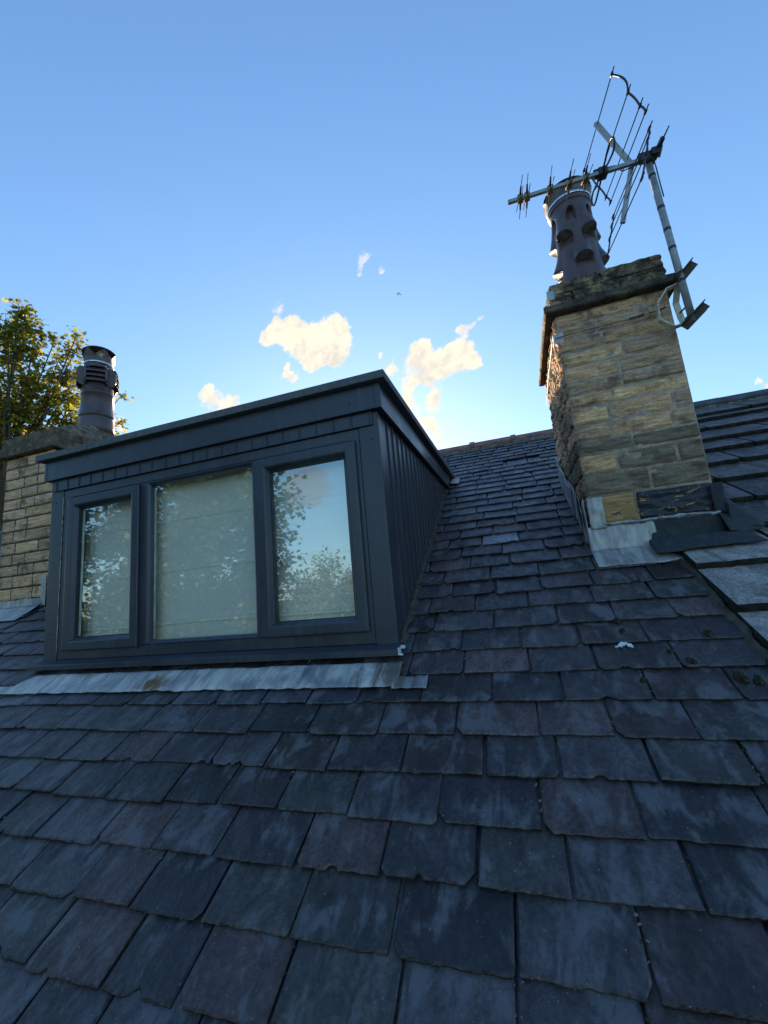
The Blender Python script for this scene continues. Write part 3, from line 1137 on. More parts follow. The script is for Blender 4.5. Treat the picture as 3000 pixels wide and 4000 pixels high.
# ---------------------------------------------------------------- chimneys
def rock_face(mb, org, ud, nd, wd, ht, seed, bulge, rough, col, mi=0, cell=0.009, vert=False, edge=0.0075):
    nu = max(5, int(wd / cell))
    nv = max(5, int(ht / (cell * 0.75)))
    org, ud, nd = Vector(org), Vector(ud), Vector(nd)
    jag = 0.004

    def Pf(u, v):
        du = min(u, 1 - u) * wd
        dv = min(v, 1 - v) * ht
        e = min(1.0, min(du / 0.008, dv / 0.007))
        e = e * e * (3 - 2 * e)
        a, b = u * wd, v * ht
        n1_ = fbm((a * (9 if not vert else 26) + seed * 3.1, b * (26 if not vert else 16), seed), 5)
        n2_ = fbm((a * 9 + seed, b * 9, seed * 1.7 + 5), 3)
        d = -edge + e * (edge + bulge * (0.6 + 0.5 * n2_) + rough * n1_)
        return org + ud * (a + jag * fbm((b * 30, seed, 0), 2) * (1 - e)) + Vector((0, 0, b + jag * fbm((a * 20, seed, 9), 2) * (1 - e))) + nd * d
    mb.grid(Pf, nu, nv, mi, col)


def stone_col(rng, pal):
    c = rng.choice(pal)
    b = rng.uniform(0.85, 1.15)
    return (c[0] * b, c[1] * b, c[2] * b, rng.random())


PAL_R = [(0.80, 0.46, 0.245), (0.74, 0.43, 0.235), (0.62, 0.365, 0.215), (0.82, 0.48, 0.25), (0.50, 0.30, 0.185)]
PAL_L = [(0.78, 0.46, 0.265), (0.72, 0.425, 0.245), (0.80, 0.465, 0.25), (0.62, 0.36, 0.205)]


def stack_mesh(x0, x1, y0, y1, zbase, beds, pal, seed, front_b, side_b, tar=False, widths=(0.17, 0.36)):
    mb = MB()
    r = random.Random(seed)
    zt = beds[-1]
    mb.box(x0 + 0.010, x1 - 0.004, y0 + 0.0065, y1 - 0.004, zbase, zt, 0, 1)
    g = 0.0065
    for k in range(len(beds) - 1):
        za, zb = beds[k] + g, beds[k + 1] - g
        for face in ('f', 'l', 'r', 'b'):
            if face in 'fb':
                a0, a1 = x0, x1
            else:
                a0, a1 = y0, y1
            L = a1 - a0
            cuts = [0.0]
            lim = widths
            while L - cuts[-1] > lim[1] * 1.15:
                cuts.append(cuts[-1] + r.uniform(*lim))
            if L - cuts[-1] < 0.09 and len(cuts) > 1:
                cuts.pop()
            cuts.append(L)
            if tar and k == 0 and face == 'f':
                cuts = [0.0, 0.255, L]
            for i in range(len(cuts) - 1):
                p, q = cuts[i] + g, cuts[i + 1] - g
                col = stone_col(r, pal)
                mi = 0
                if tar and k == 0 and face == 'f':
                    mi = 2
                    col = (1, 1, 1, 0.04 if i == 0 else 0.50)
                elif tar and k < 4 and r.random() < .5:
                    col = (0.27, 0.195, 0.13, col[3])
                sd = r.uniform(0, 90)
                cell = 0.010
                if face == 'f':
                    rock_face(mb, (x0 + p, y0, za), (1, 0, 0), (0, -1, 0), q - p, zb - za, sd, *front_b, col, mi, cell)
                elif face == 'l':
                    rock_face(mb, (x0, y1 - p, za), (0, -1, 0), (-1, 0, 0), q - p, zb - za, sd, *side_b, col, mi, cell, True, 0.012)
                elif face == 'r':
                    rock_face(mb, (x1, y0 + p, za), (0, 1, 0), (1, 0, 0), q - p, zb - za, sd, 0.004, 0.008, col, mi, 0.02)
                else:
                    rock_face(mb, (x1 - p, y1, za), (-1, 0, 0), (0, 1, 0), q - p, zb - za, sd, *front_b, col, mi, 0.03)
    return mb


def rough_slab(mb, x0, x1, y0, y1, z0, z1, amp, seed, mi=0, n=26, col=(1, 1, 1, 1)):
    """a stone slab with uneven faces and broken arrises"""
    bm = bmesh.new()
    bmesh.ops.create_cube(bm, size=1)
    for q in bm.verts:
        q.co = Vector(((x0 + x1) / 2 + q.co.x * (x1 - x0), (y0 + y1) / 2 + q.co.y * (y1 - y0), (z0 + z1) / 2 + q.co.z * (z1 - z0)))
    bmesh.ops.bevel(bm, geom=bm.edges[:], offset=min(0.008, (z1 - z0) * .2), segments=1, affect='EDGES')
    bmesh.ops.subdivide_edges(bm, edges=[e for e in bm.edges if e.calc_length() > 0.1], cuts=n, use_grid_fill=True)
    bmesh.ops.subdivide_edges(bm, edges=[e for e in bm.edges if 0.02 < e.calc_length() < 0.1 and abs((e.verts[0].co - e.verts[1].co).normalized().z) > .8], cuts=4, use_grid_fill=True)
    bm.normal_update()
    for q in bm.verts:
        d = fbm((q.co.x * 11 + seed, q.co.y * 11, q.co.z * 38), 5)
        q.co += q.normal * d * amp
    mb.take(bm, mi, col)


def flaunch(mb, x0, x1, y0, y1, z0, cx, cy, r, z1, seed, mi=0):
    n = 64
    rows = 9
    b = len(mb.v)
    for j in range(rows + 1):
        f = j / rows
        for k in range(n):
            a = 2 * math.pi * k / n
            dx, dy = math.cos(a), math.sin(a)
            tx = min(((x1 - cx) / dx) if dx > 1e-6 else ((x0 - cx) / dx) if dx < -1e-6 else 1e9,
                     ((y1 - cy) / dy) if dy > 1e-6 else ((y0 - cy) / dy) if dy < -1e-6 else 1e9)
            rr = tx * (1 - f) + r * f
            z = z0 + (z1 - z0) * (f ** 0.85) + 0.012 * fbm((dx * 3 * rr * 4, dy * 3 * rr * 4, seed), 4) * (1 if 0 < j else 0.5)
            mb.v.append((cx + dx * rr, cy + dy * rr, z))
    for j in range(rows):
        for k in range(n):
            mb.face((b + j * n + k, b + j * n + (k + 1) % n, b + (j + 1) * n + (k + 1) % n, b + (j + 1) * n + k), mi)


# --- right chimney
CX0, CX1, CY0, CY1 = 1.0268, 1.6691, 0.6955, 1.7129
ch = thing('chimney', 'weathered sandstone chimney with tarred base stones and an aerial bracket', 'chimney', (1.348, 1.2, 0.35))
BEDS_R = [0.514, 0.680, 0.728, 0.815, 0.938, 1.026, 1.131, 1.242, 1.328, 1.409, 1.517, 1.611, 1.705, 1.795, 1.880]
BEDS_R = [0.514, 0.684, 0.815, 0.938, 1.026, 1.131, 1.242, 1.328, 1.409, 1.517, 1.611, 1.705, 1.795, 1.880]
st = stack_mesh(CX0, CX1, CY0, CY1, 0.05, BEDS_R, PAL_R, 11, (0.003, 0.014), (0.006, 0.017), True)
st.build('stack', [M_STONE, M_MORTAR, M_TAR], ch, smooth=True)
mb = MB()
rough_slab(mb, 0.9714, 1.7245, 0.6401, 1.7238 + .02, 1.8805, 1.9335, 0.0035, 3)
mb.build('cap_slab', M_CAPSTONE, ch)
mb = MB()
rr_ = random.Random(4)
for (za, zb, ins, cut) in ((1.9345, 2.012, 0.0, [1.012, 1.155, 1.672]), (2.013, 2.098, 0.006, [1.020, 1.33, 1.668])):
    for i in range(len(cut) - 1):
        rough_slab(mb, cut[i] + .003, cut[i + 1] - .003, 0.668 + ins, 0.86, za, zb, 0.012, rr_.uniform(0, 50), 0, 14)
    for yy in (0.862, 1.14, 1.42):
        for xx0, xx1 in ((cut[0] + .003, cut[0] + 0.2), (cut[-1] - 0.2, cut[-1] - .003)):
            rough_slab(mb, xx0, xx1, yy + .003, yy + 0.274, za, zb, 0.012, rr_.uniform(0, 50), 0, 10)
mb.build('crown_course', M_CROWN, ch)
PX, PY = 1.338, 1.15
mb = MB()
flaunch(mb, 1.035, 1.655, 0.685, 1.68, 2.085, PX, PY, 0.15, 2.215, 6)
mb.build('flaunching', M_FLAUNCH, ch, smooth=True)


def f_leadfront(mb):
    # upstand on the left corner of the front face, then the apron below it
    mb.sheet(lambda u, v: (1.022 + 0.085 * u + 0.004 * fbm((v * 6, 0, 0), 2), CY0 - 0.022 - 0.004 * fbm((u * 3, v * 4, 1), 2) + 0, 0.675 - 0.19 * v), 8, 12, 0.003, (0, -1, 0))

    def Pa(u, v):
        x = 1.000 + 0.345 * u
        top = 0.500 + 0.01 * fbm((x * 20, 0, 2), 2)
        if v < 0.55:
            f = v / 0.55
            y = CY0 - 0.020 - 0.012 * f
            z = top + (0.352 - top) * f
        else:
            f = (v - 0.55) / 0.45
            y = CY0 - 0.032 - (0.165 + 0.02 * fbm((x * 7, 1, 0), 2)) * f
            z0 = 0.352
            z = max(z0 - 0.05 * f, roofz(y) + 0.040) if f < 0.25 else roofz(y) + 0.036 + 0.012 * max(0, 0.5 - f)
        xs = x + (0.05 * (v - 0.55) / 0.45 if v > .55 else 0) * u
        return (xs, y + 0.003 * fbm((x * 12, v * 6, 3), 3), z + 0.003 * fbm((x * 12, v * 6, 7), 3))
    mb.sheet(Pa, 26, 30, 0.003, (0, -.7, .7))
    # left side of the corner piece
    mb.sheet(lambda u, v: (1.004 + 0.006 * fbm((u * 3, v * 3, 8), 2), CY0 - 0.02 + 0.10 * u, (0.675 - 0.02 * u) + ((roofz(CY0 + 0.10 * u) + 0.03) - 0.675) * v), 6, 12, 0.003, (-1, 0, 0))
    # stepped soakers up the left side
    r = random.Random(3)
    y = CY0 + 0.06
    while y < 1.66:
        L = 0.165
        h = r.uniform(0.235, 0.285)
        tilt = r.uniform(0.0, 0.012)

        def Ps(u, v, y=y, L=L, h=h, tilt=tilt):
            yy = y + L * u
            z = roofz(yy) + 0.018 + (h - 0.02) * (1 - v) + 0.02 * (u - .5) * (1 - v)
            return (CX0 - 0.020 - tilt * (1 - u) - 0.006 * math.sin(u * 5 + y * 9) * (1 - v) + 0.004 * fbm((yy * 20, v * 3, y), 2), yy, z)
        mb.sheet(Ps, 8, 8, 0.003, (-1, 0, 0))
        y += 0.115


part('lead_flashing', f_leadfront, M_LEAD2, ch, smooth=True)


def f_felt(mb):
    def Pa(u, v):
        x = 1.300 + 0.365 * u
        if v < 0.45:
            f = v / 0.45
            y = CY0 - 0.020 - 0.014 * f * f
            z = 0.505 - 0.012 * u + (0.385 - 0.505) * f
        else:
            f = (v - 0.45) / 0.55
            reach = 0.160 + 0.010 * fbm((x * 6, 0, 1), 2) - 0.03 * max(0, (0.15 - u) / 0.15)
            y = CY0 - 0.034 - reach * f
            zr_ = roofz(y) + 0.088
            z = 0.385 + (zr_ - 0.385) * min(1, f * 2.2) if f < 0.4545 else zr_
            z += 0.012 * math.sin(f * math.pi) - 0.026 * max(0, (0.25 - u) / 0.25) * f
        xs = x + 0.10 * u * max(0, v - 0.45) / 0.55 + (0.02 * math.sin(v * 6) * (1 - u))
        return (xs, y, z + 0.004 * fbm((x * 14, v * 8, 3), 3))
    mb.sheet(Pa, 30, 26, 0.006, (0, -.7, .7))

    # strip up the right-hand corner and its lap on the stone slabs
    def Pb(u, v):
        y = CY0 - 0.05 + 0.98 * v
        f = u
        if f < 0.5:
            return (CX1 + 0.026 + 0.002 * fbm((y * 9, u, 4), 2), y, roofz(y) + 0.10 + 0.20 * (0.5 - f) / 0.5 * (1 if v > .06 else .6))
        g_ = (f - 0.5) / 0.5
        return (CX1 + 0.026 + 0.13 * g_, y - 0.02 * g_, roofz(y) + 0.10 - 0.012 * g_ + 0.004 * fbm((y * 12, u * 4, 3), 3))
    mb.sheet(Pb, 12, 40, 0.005, (0.6, 0, 0.8))

    def Pc(u, v):                                    # narrow upright strip on the front face's right edge
        z = 0.50 + 0.165 * v
        x = CX1 - 0.030 + 0.008 * fbm((z * 30, 0, 2), 2) + (0.060 - 0.0 * v) * u
        return (x, CY0 - 0.024, z)
    mb.sheet(Pc, 5, 10, 0.005, (0, -1, 0))

    def Pd(u, v):                                    # the flap that folds round the foot of the corner
        a = Vector((CX1 - 0.02, CY0 - 0.03, 0.505))
        x = CX1 - 0.020 + 0.16 * u
        y = CY0 - 0.028 - 0.085 * v * (1 - 0.3 * u)
        z = 0.505 - 0.06 * u - (0.105 - 0.02 * u) * v
        z = max(z, roofz(y) + 0.095)
        return (x, y, z + 0.003 * fbm((x * 20, y * 20, 1), 2))
    mb.sheet(Pd, 12, 10, 0.005, (0, -.7, .7))


part('felt_flashing', f_felt, M_FELT, ch, smooth=True)


def f_cement(mb):
    def Pm(u, v):
        x = 1.10 + 0.56 * u
        return (x, CY0 - 0.021 - 0.012 * math.sin(v * math.pi) - 0.003 * fbm((x * 30, v * 3, 1), 3),
                0.512 - 0.004 * u + 0.016 * (v - 0.5) * (1 + 0.8 * fbm((x * 20, 3, 1), 3)) + 0.008 * fbm((x * 9, 8, 1), 3))
    mb.grid(Pm, 90, 6)


part('cement_fillet', f_cement, simple('pale_cement', (0.36, 0.37, 0.37), 0.9, 0, 0.4, 30, 0.6, 0.2, (0.15, 0.10, 0.06), (0.55, 0.7)), ch, smooth=True)


# --- pots
def hood_pot(cx, cy, parent_thing):
    """clay pot with arched openings at the top and two rings of hooded vents"""
    z0, z1 = 2.19, 3.035
    view = math.atan2(-2.02 - cy, 0.614 - cx)
    A = [(view + rad(a)) for a in (2, 60, 120, 180, 240, 300)]
    B = [(view + rad(a)) for a in (-27, 47, 120, 193, 262)]
    C_ = [(view + rad(a)) for a in (15, 92, 165, 235, 285)]
    mb = MB()
    nu, nv = 240, 320

    def wrap(a):
        return (a + math.pi) % (2 * math.pi) - math.pi

    def rad_at(th, z):
        f = (z - z0) / (z1 - z0)
        r = 0.188 - 0.050 * min(1, f / 0.45) ** 0.8 - 0.0 * f + 0.006 * f
        for (lst, zo, wd, up, out, deep, hh) in ((B, 2.70, 0.42, 0.22, 0.048, 0.050, 0.10), (C_, 2.465, 0.42, 0.18, 0.046, 0.050, 0.09)):
            for a in lst:
                d = wrap(th - a) / wd
                if abs(d) < 1:
                    arch = math.sqrt(max(0, 1 - d * d))
                    zl = zo + 0.030 * arch - 0.015            # lip line, arched
                    if z >= zl:
                        q = (z - zl) / up
                        if q < 1:
                            r += out * (0.5 * arch + 0.5 * math.cos(d * math.pi / 2)) * (1 - q) ** 1.5
                    elif z > zl - hh:
                        q = (zl - z) / hh
                        r -= deep * (arch ** 0.7) * (1 - q)
        for a in A:
            d = wrap(th - a) / 0.27
            zt = 2.915
            if abs(d) < 1 and 2.79 < z < zt:
                topz = zt - 0.085 * (1 - math.sqrt(1 - d * d))
                if z < topz:
                    e = min(1, (topz - z) / 0.012) * min(1, (1 - abs(d)) / 0.12)
                    q = max(0, 1 - (topz - z) / 0.12)
                    r -= 0.050 * e * q
        if z > z1 - 0.07:
            r += 0.010
        return r
    b = len(mb.v)
    for j in range(nv + 1):
        z = z0 + (z1 - z0) * j / nv
        for i in range(nu):
            th = 2 * math.pi * i / nu
            r = rad_at(th, z)
            mb.v.append((cx + r * math.cos(th), cy + r * math.sin(th), z))
    for j in range(nv):
        for i in range(nu):
            k = b + j * nu
            mb.face((k + i, k + (i + 1) % nu, k + nu + (i + 1) % nu, k + nu + i))
    mb.build('pot_body', M_CLAY, parent_thing, smooth=True)


def cowl(cx, cy, z0, r, h, root, seed, capr, tilt=0.0):
    mb = MB()
    mb.lathe(cx, cy, [(r + 0.004, z0 - 0.010), (r + 0.006, z0 - 0.008), (r + 0.006, z0 + 0.008), (r + 0.004, z0 + 0.010)], 56, 0, False, False)
    mb.build('clamp_band', M_STEEL, root, smooth=True)
    # skirt with scalloped petals
    mb = MB()
    n, rows = 96, 14
    b = len(mb.v)
    for j in range(rows + 1):
        f = j / rows
        for k in range(n):
            a = 2 * math.pi * k / n
            s = 0.5 + 0.5 * math.cos(a * 6 + seed)
            top = h * (0.50 + 0.42 * s)
            rr2 = r * (1 - 0.02) + 0.025 * f * f
            mb.v.append((cx + rr2 * math.cos(a), cy + rr2 * math.sin(a), z0 + top * f))
    for j in range(rows):
        for k in range(n):
            mb.face((b + j * n + k, b + j * n + (k + 1) % n, b + (j + 1) * n + (k + 1) % n, b + (j + 1) * n + k))
    mb.build('cowl_skirt', M_COWL, root, smooth=True)
    mb = MB()
    for k in range(18):                                     # bird guard wires
        a = 2 * math.pi * k / 18
        mb.tube([(cx + r * 0.9 * math.cos(a), cy + r * 0.9 * math.sin(a), z0 + 0.01), (cx + r * 0.95 * math.cos(a), cy + r * 0.95 * math.sin(a), z0 + h)], 0.0028, 5)
    mb.build('bird_guard', M_COWLCAP, root)
    mb = MB()
    zc = z0 + h
    prof = [(0.012, zc + 0.052), (0.02, zc + 0.046), (capr * 0.5, zc + 0.034), (capr * 0.9, zc + 0.012), (capr, zc - 0.004), (capr, zc - 0.010), (capr * .97, zc - 0.006), (capr * 0.5, zc + 0.020), (0.01, zc + 0.026)]
    mb.lathe(cx, cy, prof, 56, 0, False, False)
    mb.lathe(cx, cy, [(0.018, zc + 0.04), (0.02, zc + 0.055), (0.012, zc + 0.068), (0.002, zc + 0.072)], 16, 0, True, False)
    mb.build('cowl_cap', M_COWLCAP, root, smooth=True)


pot_r = thing('chimney_pot', 'brown clay pot with hooded vents like faces, behind the aerial', 'chimney pot', (PX, PY, 2.19))
hood_pot(PX, PY, pot_r)
cowl(PX, PY, 3.005, 0.154, 0.115, pot_r, 0.6, 0.172)

# --- left chimney
LX0, LX1, LY0, LY1 = -4.141, -3.458, 0.715, 1.76
chl = thing('chimney', 'pale sandstone chimney standing left of the dormer behind its corner', 'chimney', (-3.8, 1.2, 0.36))
beds = [0.46, 0.575, 0.690, 0.79, 0.893, 1.004, 1.116, 1.233, 1.333, 1.437, 1.539, 1.641, 1.753, 1.861]
st = stack_mesh(LX0, LX1, LY0, LY1, 0.05, beds, PAL_L, 21, (0.003, 0.007), (0.006, 0.010), False, (0.16, 0.34))
st.build('stack', [M_STONE_PALE, M_DARKMORTAR], chl, smooth=True)
mb = MB()
for (a0, a1) in ((-4.205, -3.932), (-3.921, -3.405)):
    rough_slab(mb, a0, a1, 0.655, 0.955, 1.8615, 1.955, 0.0035, a0, 0, 14)
for (a0, a1) in ((0.957, 1.38), (1.383, 1.82)):
    rough_slab(mb, -3.70, -3.405, a0, a1, 1.8615, 1.955, 0.0035, a0, 0, 14)
    rough_slab(mb, -4.205, -3.91, a0, a1, 1.8615, 1.955, 0.0035, a0 + 4, 0, 10)
mb.build('cap_slab', M_CAPL, chl)
mb = MB()
for (a0, a1) in ((-4.165, -3.806), (-3.795, -3.432)):
    rough_slab(mb, a0, a1, 0.685, 0.952, 1.9625, 2.068, 0.004, a0 + 9, 0, 14)
for (a0, a1) in ((0.955, 1.24), (1.243, 1.80)):
    rough_slab(mb, -3.72, -3.432, a0, a1, 1.9625, 2.068, 0.004, a0 + 2, 0, 14)
    rough_slab(mb, -4.165, -3.90, a0, a1, 1.9625, 2.068, 0.004, a0 + 6, 0, 10)
mb.build('crown_course', M_CAPL, chl)
QX, QY = -3.628, 1.25
mb = MB()
flaunch(mb, -4.16, -3.44, 0.70, 1.79, 2.055, QX, QY, 0.155, 2.27, 3)
mb.build('flaunching', M_FLAUNCH, chl, smooth=True)


def f_leadl(mb):
    def Pa(u, v):
        x = -4.16 + 0.65 * u
        if v < 0.5:
            f = v / 0.5
            return (x, LY0 - 0.022 - 0.008 * f + 0.003 * fbm((x * 12, v * 4, 0), 2), 0.462 + 0.012 * fbm((x * 8, 0, 0), 2) + (0.372 - 0.462) * f)
        f = (v - 0.5) / 0.5
        y = LY0 - 0.03 - 0.17 * f
        return (x - 0.03 * f, y, roofz(y) + 0.036 + 0.018 * (1 - f) ** 2 + 0.003 * fbm((x * 12, v * 6, 4), 3))
    mb.sheet(Pa, 40, 16, 0.003, (0, -.7, .7))
    mb.sheet(lambda u, v: (-3.512 + 0.062 * u, LY0 - 0.024, 0.655 - 0.27 * v + 0.01 * fbm((u * 3, v * 5, 2), 2)), 6, 12, 0.003, (0, -1, 0))
    for k in range(8):
        y = LY0 + 0.0 + 0.12 * k
        mb.sheet(lambda u, v, y=y: (-3.43, y + 0.16 * u, roofz(y + 0.16 * u) + 0.02 + 0.24 * (1 - v)), 4, 4, 0.003, (1, 0, 0))


part('lead_flashing', f_leadl, M_LEAD2, chl, smooth=True)

pot_l = thing('chimney_pot', 'brown clay pot with louvred vents, on the chimney left of the dormer', 'chimney pot', (QX, QY, 2.20))
mb = MB()
prof_l = [(0.175, 2.20), (0.168, 2.28), (0.164, 2.36), (0.163, 2.385), (0.172, 2.389), (0.1735, 2.397), (0.172, 2.405), (0.163, 2.409),
          (0.157, 2.50), (0.154, 2.645), (0.160, 2.649), (0.1615, 2.658), (0.160, 2.667), (0.152, 2.672), (0.150, 2.76), (0.150, 2.90), (0.146, 2.945), (0.140, 2.975), (0.138, 3.03)]
mb.lathe(QX, QY, prof_l, 64)
mb.build('pot_body', M_CLAY, pot_l, smooth=True)
viewl = math.atan2(-2.02 - QY, 0.614 - QX)
for k in range(4):
    a = viewl + rad(-8) + k * math.pi / 2
    M4 = Matrix.Translation((QX, QY, 0)) @ Matrix.Rotation(a, 4, 'Z')
    mb = MB()
    # cheeks and blades of one louvred vent, local +x points outwards
    cp = [(0.10, 2.735), (0.160, 2.75), (0.182, 2.79), (0.182, 2.90), (0.160, 2.945), (0.10, 2.96)]
    for sy in (-0.098, 0.098):
        mb.add([M4 @ Vector((x, sy - .010, z)) for x, z in cp] + [M4 @ Vector((x, sy + .010, z)) for x, z in cp],
               [(0, 1, 2, 3, 4, 5), (11, 10, 9, 8, 7, 6)] + [(i, i + 6, (i + 1) % 6 + 6, (i + 1) % 6) for i in range(6)])
    for zb in (2.772, 2.826, 2.880):
        def Pb(u, v, zb=zb):
            y = -0.089 + 0.178 * u
            bow = 0.014 * (1 - (y / 0.1) ** 2)
            return M4 @ Vector((0.145 + 0.040 * v + bow, y, zb + 0.046 - 0.046 * v))
        mb.sheet(Pb, 10, 5, 0.008)
    mb.sheet(lambda u, v: M4 @ Vector((0.128 + 0.052 * v + 0.010 * (1 - (2 * u - 1) ** 2), -0.089 + 0.178 * u, 2.968 - 0.024 * v * v)), 10, 4, 0.008)
    mb.build('louvre', M_CLAY, pot_l, fixn=True)
cowl(QX, QY, 3.022, 0.139, 0.165, pot_l, 2.2, 0.166)


# ---------------------------------------------------------------- aerial and its bracket
aer = thing('tv_aerial', 'tv aerial with grid reflector on a galvanised mast beside the right chimney', 'aerial', (1.72, 0.615, 1.58))
MT = Vector((1.690, 0.615, 2.735))
MBt = Vector((1.720, 0.615, 1.585))
mb = MB()
mb.tube([MBt, MBt.lerp(MT, .5), MT], 0.0190, 16)
mb.build('mast', M_GALV, aer, smooth=True)
for z in (1.84, 2.06, 2.185, 2.34, 2.57):
    mb = MB()
    p = MBt.lerp(MT, (z - MBt.z) / (MT.z - MBt.z))
    mb.tube([p, p + Vector((-0.0005, 0, 0.018))], 0.0200, 16)
    mb.build('tape_band', M_PLASTIC, aer)
B_ = Vector((-0.992, -0.109, -0.059)).normalized()
R_ = Vector((-0.111, 0.993, 0.043)).normalized()
W_ = Vector((-0.054, -0.049, 0.997)).normalized()
MJ = Vector((1.692, 0.585, 2.692))
H_ = Vector((1.599, 0.603, 2.691))
BE = Vector((0.854, 0.522, 2.647))
boom = MB()
boom.bar(H_ + (MJ - H_) * 0.6, BE, 0.022, 0.022, W_)
boom_o = boom.build('boom', M_GALV, aer)


def along(t):                       # t metres from hinge along the boom
    return H_ + (BE - H_).normalized() * t


BL = (BE - H_).length


def director(t, seed, big=1.0):
    c = along(t)
    mb = MB()
    mb.bar(c - R_ * 0.022, c + R_ * 0.022, 0.036, 0.036, W_, 1, 0.004)
    r = random.Random(seed)
    for sr in (-1, 1):
        for sw, ln in ((1, 0.125), (-1, 0.115)):
            d = (R_ * sr + W_ * sw * 0.30 + B_ * r.uniform(-.05, .05)).normalized()
            a = c + R_ * sr * 0.018 + W_ * sw * 0.012
            ln *= big
            mb.tube([a, a + d * ln * 0.42], [0.0075, 0.0050], 6, 0)
            mb.tube([a + d * ln * 0.42, a + (d - W_ * sw * 0.12).normalized() * ln], 0.0024, 5, 0)
    mb.build('director', [M_ROD, M_BRASS], aer)


for i, t in enumerate((0.630, 0.672, 0.487, 0.370, 0.273)):
    director(t, i)
# folded dipole
c = along(0.172)
mb = MB()
mb.bar(c - R_ * 0.03 + W_ * 0.004, c + R_ * 0.03 + W_ * 0.004, 0.055, 0.05, W_, 1, 0.006)
mb.bar(c - B_ * 0.03 + W_ * .01, c + B_ * 0.05 + W_ * .01, 0.03, 0.05, W_, 1, 0.006)
for sr in (-1, 1):
    pts = []
    for (a, b) in ((0.02, 0.006), (0.06, 0.014), (0.12, 0.026), (0.18, 0.034), (0.215, 0.030), (0.235, 0.012), (0.235, -0.012), (0.215, -0.030), (0.18, -0.034), (0.12, -0.026), (0.06, -0.014), (0.02, -0.006)):
        pts.append(c + R_ * sr * a * 0.95 + W_ * b * 1.1)
    mb.tube(pts, 0.0058, 7, 0)
mb.build('dipole', [M_ROD, M_PLASTIC], aer, smooth=True)
# reflector panels
TH = 1.22
for sg, lst in ((1, (1.0, 0.578, 0.272, 0.131)), (-1, (1.0, 0.62, 0.36, 0.176))):
    ad = (B_ * math.cos(TH) + W_ * math.sin(TH) * sg).normalized()
    arm = MB()
    LA = 0.369
    arm.bar(H_ + ad * 0.005, H_ + ad * (LA + 0.018), 0.028, 0.020, R_, 0, 0.003)
    arm_o = arm.build('reflector_arm', M_GALV, aer)
    nrm = ad.cross(R_).normalized() * (0.012)
    rods = MB()
    e0, e1 = [], []
    for k in lst:
        c = H_ + ad * LA * k
        rods.tube([c - R_ * 0.327, c + R_ * 0.350], 0.0033, 7)
        e0.append(c - R_ * 0.285)
        e1.append(c + R_ * 0.318)
    rods.build('reflector_rods', M_ROD, arm_o, smooth=True)
    for e in (e0, e1):
        strips = MB()
        pts = []
        for i in range(len(e) - 1):
            for j in range(8):
                f = j / 8
                bow = math.sin(f * math.pi) * (0.022 if (i == 0 and sg > 0 and e is e0) else 0.004)
                pts.append(e[i].lerp(e[i + 1], f) + B_ * -bow + R_ * -bow * .6)
        pts.append(e[-1])
        strips.tube(pts, 0.0055, 6)
        for q in e:
            strips.tube([q - R_ * 0.012, q + R_ * 0.012], 0.0075, 6)
        strips.build('end_strip', M_ROD, arm_o, smooth=True)
# mast clamp
mb = MB()
mb.bar(MJ - B_ * 0.040, MJ + B_ * 0.06, 0.040, 0.052, W_, 0, 0.006)
mb.bar(MJ - R_ * 0.04 - B_ * 0.02, MJ + R_ * 0.055 - B_ * 0.02, 0.040, 0.045, W_, 0, 0.006)
mb.bar(MJ - R_ * 0.085 - B_ * .045 + W_ * .02, MJ - R_ * 0.03 - B_ * .045 + W_ * .02, 0.022, 0.022, W_, 0, 0.003)
mb.tube([MJ - B_ * 0.05 - R_ * 0.02 + W_ * .02, MJ - B_ * 0.05 - R_ * 0.15 + W_ * .02], 0.0045, 6)
mb.tube([MJ - B_ * 0.06 + R_ * 0.03 + W_ * .0, MJ - B_ * 0.075 + W_ * .05], 0.012, 8)
mb.build('mast_clamp', M_PLASTIC, aer)
mb = MB()
c = along(0.17)
pts = [c - W_ * 0.0 + R_ * 0.035, c + W_ * 0.035 - B_ * 0.03, c + W_ * 0.03 - B_ * 0.08, c - W_ * 0.022 - B_ * 0.11, H_ - W_ * 0.03 - R_ * .02, MJ - W_ * 0.04 - R_ * 0.03]
pts += [Vector((1.713, 0.588, z)) for z in (2.60, 2.55, 2.50)] + [Vector((1.716, 0.590, 2.40))]
mb.tube(pts, 0.0035, 6)
mb.build('coax_cable', M_PLASTIC, aer, smooth=True)

brk = thing('aerial_bracket', 'weathered steel corner bracket lashed with wire to the right chimney', 'bracket', (1.69, 0.66, 1.58))


def strap(mb, pts, wdir, width, thick, mi=0):
    for a, b in zip(pts[:-1], pts[1:]):
        d = (Vector(b) - Vector(a)).normalized()
        a2 = Vector(a) - d * thick * .45
        b2 = Vector(b) + d * thick * .45
        mb.bar(a2, b2, width, thick, d.cross(Vector(wdir)).normalized(), mi, 0.001)


mb = MB()
fy = 0.648
pl = [(1.700, fy, 1.853), (1.638, fy, 1.836), (1.579, fy, 1.760), (1.574, fy, 1.656), (1.638, fy, 1.592), (1.694, fy, 1.604)]
strap(mb, pl, (0, 1, 0), 0.040, 0.007)
mb.build('corner_frame', M_BRACKET, brk)
mb = MB()
pr_ = [(1.706, 0.655, 1.853), (1.708, 0.735, 1.788), (1.708, 0.715, 1.68), (1.706, 0.680, 1.604)]
strap(mb, pr_, (1, 0, 0), 0.034, 0.007)
mb.build('corner_frame', M_BRACKET, brk)
mb = MB()
mb.tube([(1.700, 0.700, 1.70), (1.755, 0.665, 1.735)], 0.005, 6)
mb.build('eye_bolt', M_RUST, brk)
mb = MB()
mb.tube([(1.578, 0.655, 1.722), (1.618, 0.640, 1.728)], 0.006, 6)
mb.build('eye_bolt', M_RUST, brk)
